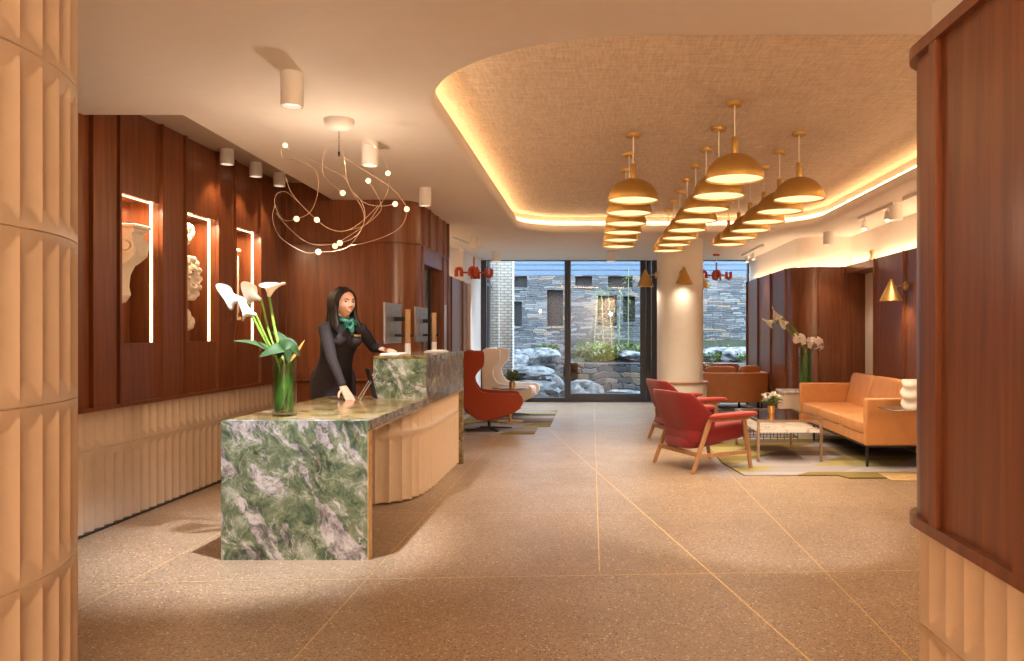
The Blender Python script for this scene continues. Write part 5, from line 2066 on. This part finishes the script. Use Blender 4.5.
for k, x in enumerate((0.05, 0.28, 0.48, 0.62, 0.85)):
    rnd = random.Random(40 + k)
    base = (x, 18.8 + rnd.uniform(-0.2, 0.3), 0.62)
    t = thing('bamboo', ['first thin bamboo cane from the left on the terrace', 'second thin bamboo cane from the left on the terrace', 'middle bamboo cane on the terrace',
                         'fourth thin bamboo cane from the left on the terrace', 'bamboo cane furthest right on the terrace'][k], 'bamboo', base, 0, 'bamboo canes on the terrace')
    g = G()
    lean = rnd.uniform(-0.12, 0.12)
    top = Vector((lean, 0.05, 2.0 + rnd.uniform(-0.4, 0.3)))
    P = spline([(0, 0, 0), (lean * 0.3, 0, top.z * 0.5), top], 8)
    g.tube(P, [0.014 - 0.008 * i / len(P) for i in range(len(P))], 8)
    g.done('cane', MAT['bamboo'], t)
    g = G()
    for q in range(60):
        p = P[min(len(P) - 1, int(len(P) * rnd.uniform(0.3, 1)))]
        a = rnd.uniform(0, 2 * PI)
        d = Vector((math.cos(a), math.sin(a), rnd.uniform(-0.5, 0.5))).normalized()
        q0 = p + d * rnd.uniform(0, 0.10)
        leaf(g, [q0, q0 + d * 0.07, q0 + d * 0.13 + Vector((0, 0, -0.03))], 0.010, (0.1, 0.3, 0.9), 0.2, 2)
    tag(g.done('foliage', MAT['pale_leaf'], t, angle=80), kind='stuff')
# ================================================================== THE RECEPTIONIST
FW = Vector((0.64, -0.77, 0)).normalized()       # where she faces
LT = Vector((-FW.y, FW.x, 0))                    # her left
UP = Vector((0, 0, 1))


def remeshed(g, name, mat, parent, voxel, smooth=4, off=(0, 0, 0)):
    """join everything in g into one continuous skin"""
    bmesh.ops.recalc_face_normals(g.bm, faces=g.bm.faces)
    me = bpy.data.meshes.new(name + '_raw')
    g.bm.to_mesh(me)
    g.bm.free()
    tmp = bpy.data.objects.new(name + '_raw', me)
    COL.objects.link(tmp)
    md = tmp.modifiers.new('r', 'REMESH')
    md.mode = 'VOXEL'
    md.voxel_size = voxel
    md.use_smooth_shade = True
    if smooth:
        ms = tmp.modifiers.new('s', 'SMOOTH')
        ms.factor = 0.5
        ms.iterations = smooth
    dg = bpy.context.evaluated_depsgraph_get()
    dg.update()
    out = bpy.data.meshes.new_from_object(tmp.evaluated_get(dg))
    bpy.data.objects.remove(tmp)
    bpy.data.meshes.remove(me)
    out.name = name
    out.materials.clear()
    out.materials.append(mat)
    out.shade_smooth()
    o = bpy.data.objects.new(name, out)
    COL.objects.link(o)
    o.parent = parent
    return o


PB = Vector((-2.12, 6.55, 0))
pr = thing('person', 'smiling woman in dark dress and green neck scarf leaning on the reception desk', 'person', PB)


def loft(g, rings, seg=28):
    rows = []
    for (c, rl, rf, d, l) in rings:
        c = Vector(c)
        rows.append([c + l * (rl * math.cos(2 * PI * k / seg)) + d * (rf * math.sin(2 * PI * k / seg)) for k in range(seg)])
    vs = g.surf(rows, cu=True)
    g.f(list(reversed(vs[0])))
    g.f(vs[-1])


hip = Vector((-2.115, 6.53, 0.92))
shl = Vector((-1.975, 6.345, 1.36))
# hips face nearly the same way as the chest
RINGS = [((-2.135, 6.555, 0.40), 0.155, 0.125), ((-2.13, 6.55, 0.62), 0.16, 0.130), ((-2.125, 6.54, 0.80), 0.166, 0.130), ((-2.115, 6.525, 0.92), 0.160, 0.126),
         ((-2.085, 6.49, 1.03), 0.140, 0.108), ((-2.06, 6.455, 1.09), 0.134, 0.104), ((-2.03, 6.415, 1.17), 0.148, 0.118), ((-2.005, 6.385, 1.235), 0.158, 0.128),
         ((-1.99, 6.365, 1.30), 0.160, 0.104), ((-1.98, 6.355, 1.345), 0.140, 0.082), ((-1.972, 6.345, 1.382), 0.082, 0.062)]
S_R = shl - LT * 0.146 + Vector((0, 0, -0.048))
S_L = shl + LT * 0.146 + Vector((0, 0, -0.048))
E_R = Vector((-1.985, 6.10, 1.075))
W_R = Vector((-1.862, 5.985, 0.875))
H_R = Vector((-1.80, 5.915, 0.812))
E_L = Vector((-1.80, 6.60, 1.160))
W_L = Vector((-1.70, 6.46, 1.150))
H_L = Vector((-1.62, 6.42, 1.137))
HC = Vector((-1.945, 6.285, 1.515))       # head centre
HF = Vector((0.72, -0.69, -0.03)).normalized()
HL = UP.cross(HF).normalized()
HU = HF.cross(HL).normalized()


def HP(f, l, u):
    return HC + HF * f + HL * l + HU * u


def gs(x, y, cx, cy, sx, sy):
    return math.exp(-((x - cx) / sx) ** 2 - ((y - cy) / sy) ** 2)


def head_point(f, l, u):
    """skull and face relief; f forward, l her left, u up, in metres from the head centre"""
    if f > 0:
        al = abs(l)
        k = f / 0.09
        d = 0.0
        d += 0.020 * gs(l, u, 0, -0.022, 0.011, 0.014)          # nose tip
        d += 0.011 * gs(l, u, 0, 0.002, 0.009, 0.024)           # bridge
        d += 0.005 * gs(al, u, 0.011, -0.027, 0.007, 0.008)     # wings
        d -= 0.009 * gs(al, u, 0.031, 0.010, 0.015, 0.012)      # eye sockets
        d += 0.005 * gs(al, u, 0.028, 0.032, 0.022, 0.010)      # brow
        d += 0.009 * gs(al, u, 0.040, -0.028, 0.018, 0.020)     # cheeks
        d += 0.010 * gs(l, u, 0, -0.058, 0.026, 0.012)          # mouth mound
        d += 0.012 * gs(l, u, 0, -0.092, 0.022, 0.016)          # chin
        d -= 0.004 * gs(l, u, 0, -0.074, 0.02, 0.006)
        f += d * min(1, k * 1.4)
    if u < -0.02:
        t = min(1, (-0.02 - u) / 0.09)
        l *= 1 - 0.36 * t ** 1.3
        if f < 0:
            f *= 1 - 0.45 * t
    return f, l, u


def add_head(g):
    nu, nv = 72, 52
    rows = []
    for i in range(1, nv):
        t = PI * i / nv
        row = []
        for k in range(nu):
            a = 2 * PI * k / nu
            f, l, u = 0.093 * math.sin(t) * math.cos(a), 0.074 * math.sin(t) * math.sin(a), -0.114 * math.cos(t)
            row.append(HP(*head_point(f, l, u)))
        rows.append(row)
    vs = g.surf(rows, cu=True)
    lo, hi = g.v(HP(0, 0, -0.114)), g.v(HP(0, 0, 0.114))
    for k in range(nu):
        g.f([lo, vs[0][(k + 1) % nu], vs[0][k]])
        g.f([hi, vs[-1][k], vs[-1][(k + 1) % nu]])
    for s in (-1, 1):
        g.ell(HP(-0.008, s * 0.074, -0.010), (0.017, 0.008, 0.030), Matrix((HF, HL, HU)).transposed(), 14, 10)


def hand(g, wrist, knuck, nrm, side, curl, spread=0.0):
    """palm, four fingers and thumb; nrm = back of the hand, side = +1 when the thumb leaves towards d x nrm"""
    d = (knuck - wrist).normalized()
    n = (nrm - d * nrm.dot(d)).normalized()
    x = d.cross(n) * side           # towards the thumb
    L = (knuck - wrist).length
    for q in (-0.027, -0.009, 0.009, 0.027):
        g.cap(wrist + x * q * 0.6, wrist + d * (L + 0.01) + x * q, 0.014, 0.011, 10)
    for q, ln, r in ((0.029, 0.068, 0.0082), (0.010, 0.078, 0.0085), (-0.010, 0.072, 0.0082), (-0.028, 0.056, 0.0072)):
        p0 = wrist + d * (L + 0.012 - abs(q) * 0.12) + x * q
        dd = (d + x * (q * spread * 10)).normalized()
        p = p0
        ang = 0.0
        for k, fr in enumerate((0.45, 0.30, 0.25)):
            ang += curl[k]
            v = dd * math.cos(ang) - n * math.sin(ang)
            p2 = p + v * ln * fr
            g.cap(p, p2, r * (1 - 0.09 * k), r * (0.93 - 0.09 * k), 10)
            p = p2
    p = wrist + d * L * 0.30 + x * 0.022
    v = (d * 0.55 + x * 0.75 - n * 0.25).normalized()
    p2 = p + v * 0.036
    g.cap(p, p2, 0.0115, 0.0095, 10)
    v2 = (d * 0.85 + x * 0.42 - n * 0.15).normalized()
    p3 = p2 + v2 * 0.028
    g.cap(p2, p3, 0.0092, 0.0085, 10)
    g.cap(p3, p3 + (d * 0.95 + x * 0.2).normalized() * 0.022, 0.0085, 0.0065, 10)


g = G(PB)
loft(g, [(Vector(c), rl * 0.93, rf * 0.92, FW, LT) for c, rl, rf in RINGS[2:]])
g.cap(Vector((-1.965, 6.335, 1.36)), HP(-0.02, 0, -0.07), 0.052, 0.046)
add_head(g)
for S, E, W in ((S_R, E_R, W_R), (S_L, E_L, W_L)):
    g.cap(S, E, 0.044, 0.036)
    g.cap(E, W, 0.036, 0.023)
hand(g, W_R, H_R, Vector((0.25, -0.35, 0.9)), 1, (0.05, 0.30, 0.25), 0.25)
hand(g, W_L, H_L, Vector((0.0, -0.15, 1.0)), -1, (0.25, 0.45, 0.35), 0.10)
for s in (-1, 1):
    hp_ = Vector((-2.12, 6.54, 0.86)) + LT * 0.085 * s
    kn = Vector((-2.14, 6.55, 0.47)) + LT * 0.08 * s + FW * 0.02
    an = Vector((-2.16, 6.58, 0.10)) + LT * 0.075 * s
    g.cap(hp_, kn, 0.078, 0.052)
    g.cap(kn, kn.lerp(an, 0.35) - FW * 0.012, 0.050, 0.050)
    g.cap(kn.lerp(an, 0.35) - FW * 0.012, an, 0.050, 0.033)
    g.cap(an, an + FW * 0.13 + Vector((0, 0, -0.055)), 0.034, 0.026)
remeshed(g, 'body', MAT['skin'], pr, 0.0042, 3)

# eyes, brows, mouth
M3 = Matrix((HF, HL, HU)).transposed()


def face_f(l, u):
    """forward position of the skin at (l, u)"""
    q = 1 - (l / 0.074) ** 2 - (u / 0.114) ** 2
    f = 0.093 * math.sqrt(max(q, 0.01))
    t = min(1, max(0, (-0.02 - u) / 0.09))
    l0 = l / (1 - 0.36 * t ** 1.3)
    q = 1 - (l0 / 0.074) ** 2 - (u / 0.114) ** 2
    f = 0.093 * math.sqrt(max(q, 0.01))
    return head_point(f, l0, u)[0]


for s in (-1, 1):
    g = G(PB)
    g.ell(HP(face_f(s * 0.031, 0.010) - 0.0035, s * 0.031, 0.010), (0.006, 0.0125, 0.0052), M3, 14, 10)
    e = g.done('eye', MAT['teeth'], pr)
    g = G(PB)
    g.ell(HP(face_f(s * 0.031, 0.010) + 0.0008, s * 0.031, 0.010), (0.0042, 0.0088, 0.0058), M3, 12, 8)
    g.done('iris', MAT['eye_dark'], e)
    g = G(PB)
    P = spline([HP(face_f(s * l, u) + 0.001, s * l, u) for l, u in ((0.012, 0.027), (0.024, 0.033), (0.036, 0.033), (0.047, 0.026))], 4)
    g.tube(P, [0.0018, 0.0026, 0.003, 0.003, 0.003, 0.003, 0.0028, 0.0026, 0.0024, 0.0022, 0.002, 0.0016, 0.001][:len(P)], 6)
    g.done('eyebrow', MAT['hair'], pr)
g = G(PB)
for u0, dz, r in ((-0.053, 0.0, 0.0030), (-0.0665, 0.0, 0.0036)):
    up_ = u0 > -0.06
    pts = [(-0.029, -0.050), (-0.014, -0.0555 if up_ else -0.064), (0, -0.0555 if up_ else -0.0675), (0.014, -0.0555 if up_ else -0.064), (0.029, -0.050)]
    P = spline([HP(face_f(l, u) + 0.0005, l, u) for l, u in pts], 4)
    n = len(P)
    g.tube(P, [max(0.0008, r * math.sin(PI * (i + 0.3) / (n - 0.4))) for i in range(n)], 8)
g.done('lips', MAT['lips'], pr)
g = G(PB)
P = spline([HP(face_f(l, u) + 0.0016, l, u) for l, u in ((-0.021, -0.0555), (-0.010, -0.060), (0.0, -0.0615), (0.010, -0.060), (0.021, -0.0555))], 4)
n = len(P)
g.tube(P, [max(0.0008, 0.0044 * math.sin(PI * (i + 0.3) / (n - 0.4))) for i in range(n)], 8)
g.done('teeth', MAT['teeth'], pr)

# dress with long sleeves
g = G(PB)
loft(g, [(Vector(c), rl, rf, FW, LT) for c, rl, rf in RINGS])
for s in (-1, 1):
    g.ell(Vector((-2.005, 6.385, 1.222)) + FW * 0.088 + LT * 0.068 * s, (0.066, 0.066, 0.06), None, 18, 12)
    g.cap(shl + LT * 0.10 * s + Vector((0, 0, -0.028)), shl + LT * 0.140 * s + Vector((0, 0, -0.052)), 0.050, 0.052)
for S, E, W in ((S_R, E_R, W_R), (S_L, E_L, W_L)):
    g.cap(S, E, 0.053, 0.043)
    g.cap(E, E.lerp(W, 0.93), 0.043, 0.032)
remeshed(g, 'dress', MAT['cloth_dark'], pr, 0.0075, 4)

# hair: parted, falling over both shoulders
g = G(PB)
nu, nv = 64, 44
rows = []
for i in range(1, nv):
    t = PI * i / nv
    row = []
    for k in range(nu):
        a = 2 * PI * k / nu
        f, l, u = math.sin(t) * math.cos(a), math.sin(t) * math.sin(a), -math.cos(t)
        # opening for the face
        q = 1.0
        ff = f * 0.112 - 0.010
        uu = u * 0.122 + 0.005
        ll = l * 0.085
        face = 1 - (ll / 0.071) ** 2 - (max(0.0, uu + 0.01) / 0.098) ** 2
        if f > 0.0 and face > 0:
            ff = min(ff, 0.062 - 0.09 * min(1, face * 3))
        row.append(HP(ff, ll, uu))
    rows.append(row)
vs = g.surf(rows, cu=True)
lo, hi = g.v(HP(-0.01, 0, -0.124)), g.v(HP(-0.01, 0, 0.132))
for k in range(nu):
    g.f([lo, vs[0][(k + 1) % nu], vs[0][k]])
    g.f([hi, vs[-1][k], vs[-1][(k + 1) % nu]])
rnd = random.Random(3)
for s in (-1, 1):
    for k in range(9):
        f0 = (0.012 if s < 0 else 0.028) - 0.014 * k
        wv = rnd.uniform(-0.008, 0.008)
        pts = [HP(f0 * 0.7, s * 0.030, 0.108), HP(f0 * 0.95 - 0.004, s * 0.070, 0.055), HP(f0 * 0.9 - 0.008, s * 0.080, -0.02), HP(f0 + 0.004, s * (0.080 + wv), -0.09),
               HP(f0 + 0.030 - 0.003 * k, s * (0.088 + wv), -0.155), HP(f0 + 0.045 - 0.004 * k, s * (0.090 - wv), -0.205), HP(f0 + 0.045 - 0.003 * k, s * (0.084 + wv), -0.235 - 0.014 * (k % 3))]
        P = spline(pts, 6)
        n = len(P)
        P = [p + (HF * math.sin(i * 0.55 + k * 1.3) + HL * math.cos(i * 0.5 + k)) * 0.009 * max(0, i / n - 0.35) for i, p in enumerate(P)]
        g.tube(P, [0.012 + 0.006 * math.sin(PI * min(1, i / n * 1.15)) - 0.009 * max(0, i / n - 0.75) / 0.25 for i in range(n)], 8)
for k in range(9):
    l = -0.07 + 0.0175 * k
    pts = [HP(-0.02, l * 0.4, 0.118), HP(-0.085, l * 0.9, 0.06), HP(-0.108, l, -0.03), HP(-0.105, l * 1.15, -0.12), HP(-0.10, l * 1.2, -0.20), HP(-0.098, l * 1.15, -0.25 + 0.01 * (k % 2))]
    P = spline(pts, 6)
    n = len(P)
    g.tube(P, [0.016 - 0.009 * max(0, i / n - 0.75) / 0.25 for i in range(n)], 8)
remeshed(g, 'hair', MAT['hair'], pr, 0.0045, 2)

# scarf knotted at the neck, name badge
g = G(PB)
nc = Vector((-1.957, 6.325, 1.395))
ring = [nc + (LT * math.cos(a) * 0.060 + FW * math.sin(a) * 0.062) + UP * (0.012 - 0.030 * max(0, math.sin(a))) for a in [2 * PI * k / 28 for k in range(28)]]
g.tube(ring, [0.019 + 0.003 * math.sin(5 * k) for k in range(28)], 10, closed=True)
kn = nc + FW * 0.085 + UP * -0.035
g.ell(kn, (0.022, 0.022, 0.022), None, 14, 10)
leaf(g, [kn, kn + LT * 0.035 + UP * 0.004 + FW * 0.012, kn + LT * 0.075 + UP * -0.025], 0.024, FW, 0.3, 6)
leaf(g, [kn, kn - LT * 0.030 + UP * -0.02 + FW * 0.012, kn - LT * 0.045 + UP * -0.065], 0.024, FW, 0.3, 6)
leaf(g, [kn, kn + LT * 0.012 + UP * -0.04 + FW * 0.018, kn + LT * 0.018 + UP * -0.10 + FW * 0.02], 0.028, FW, 0.3, 6)
g.done('scarf', MAT['scarf'], pr, angle=80, solid=0.003)
g = G(PB)
bc = Vector((-2.005, 6.385, 1.26)) + FW * 0.150 + LT * 0.075
g.obox(bc, (0.055, 0.006, 0.018), (0, 0, math.atan2(LT.y, LT.x)))
g.done('name_badge', MAT['brass'], pr, flat=True, bevel=0.002)
for s in (-1, 1):
    g = G(PB)
    an = Vector((-2.16, 6.58, 0.10)) + LT * 0.075 * s
    ry = math.atan2(FW.y, FW.x)
    m = Matrix.Rotation(ry, 3, 'Z')

    def shoe(p):
        p.z = max(p.z, -0.035)
        return p
    g.ell(an + FW * 0.075 + UP * -0.065, (0.125, 0.044, 0.045), m, 20, 12, shoe)
    g.bar(an - FW * 0.02 + UP * -0.06, an - FW * 0.025 + UP * -0.10, 0.035, 0.035)
    g.done('shoe', MAT['black_metal'], pr)
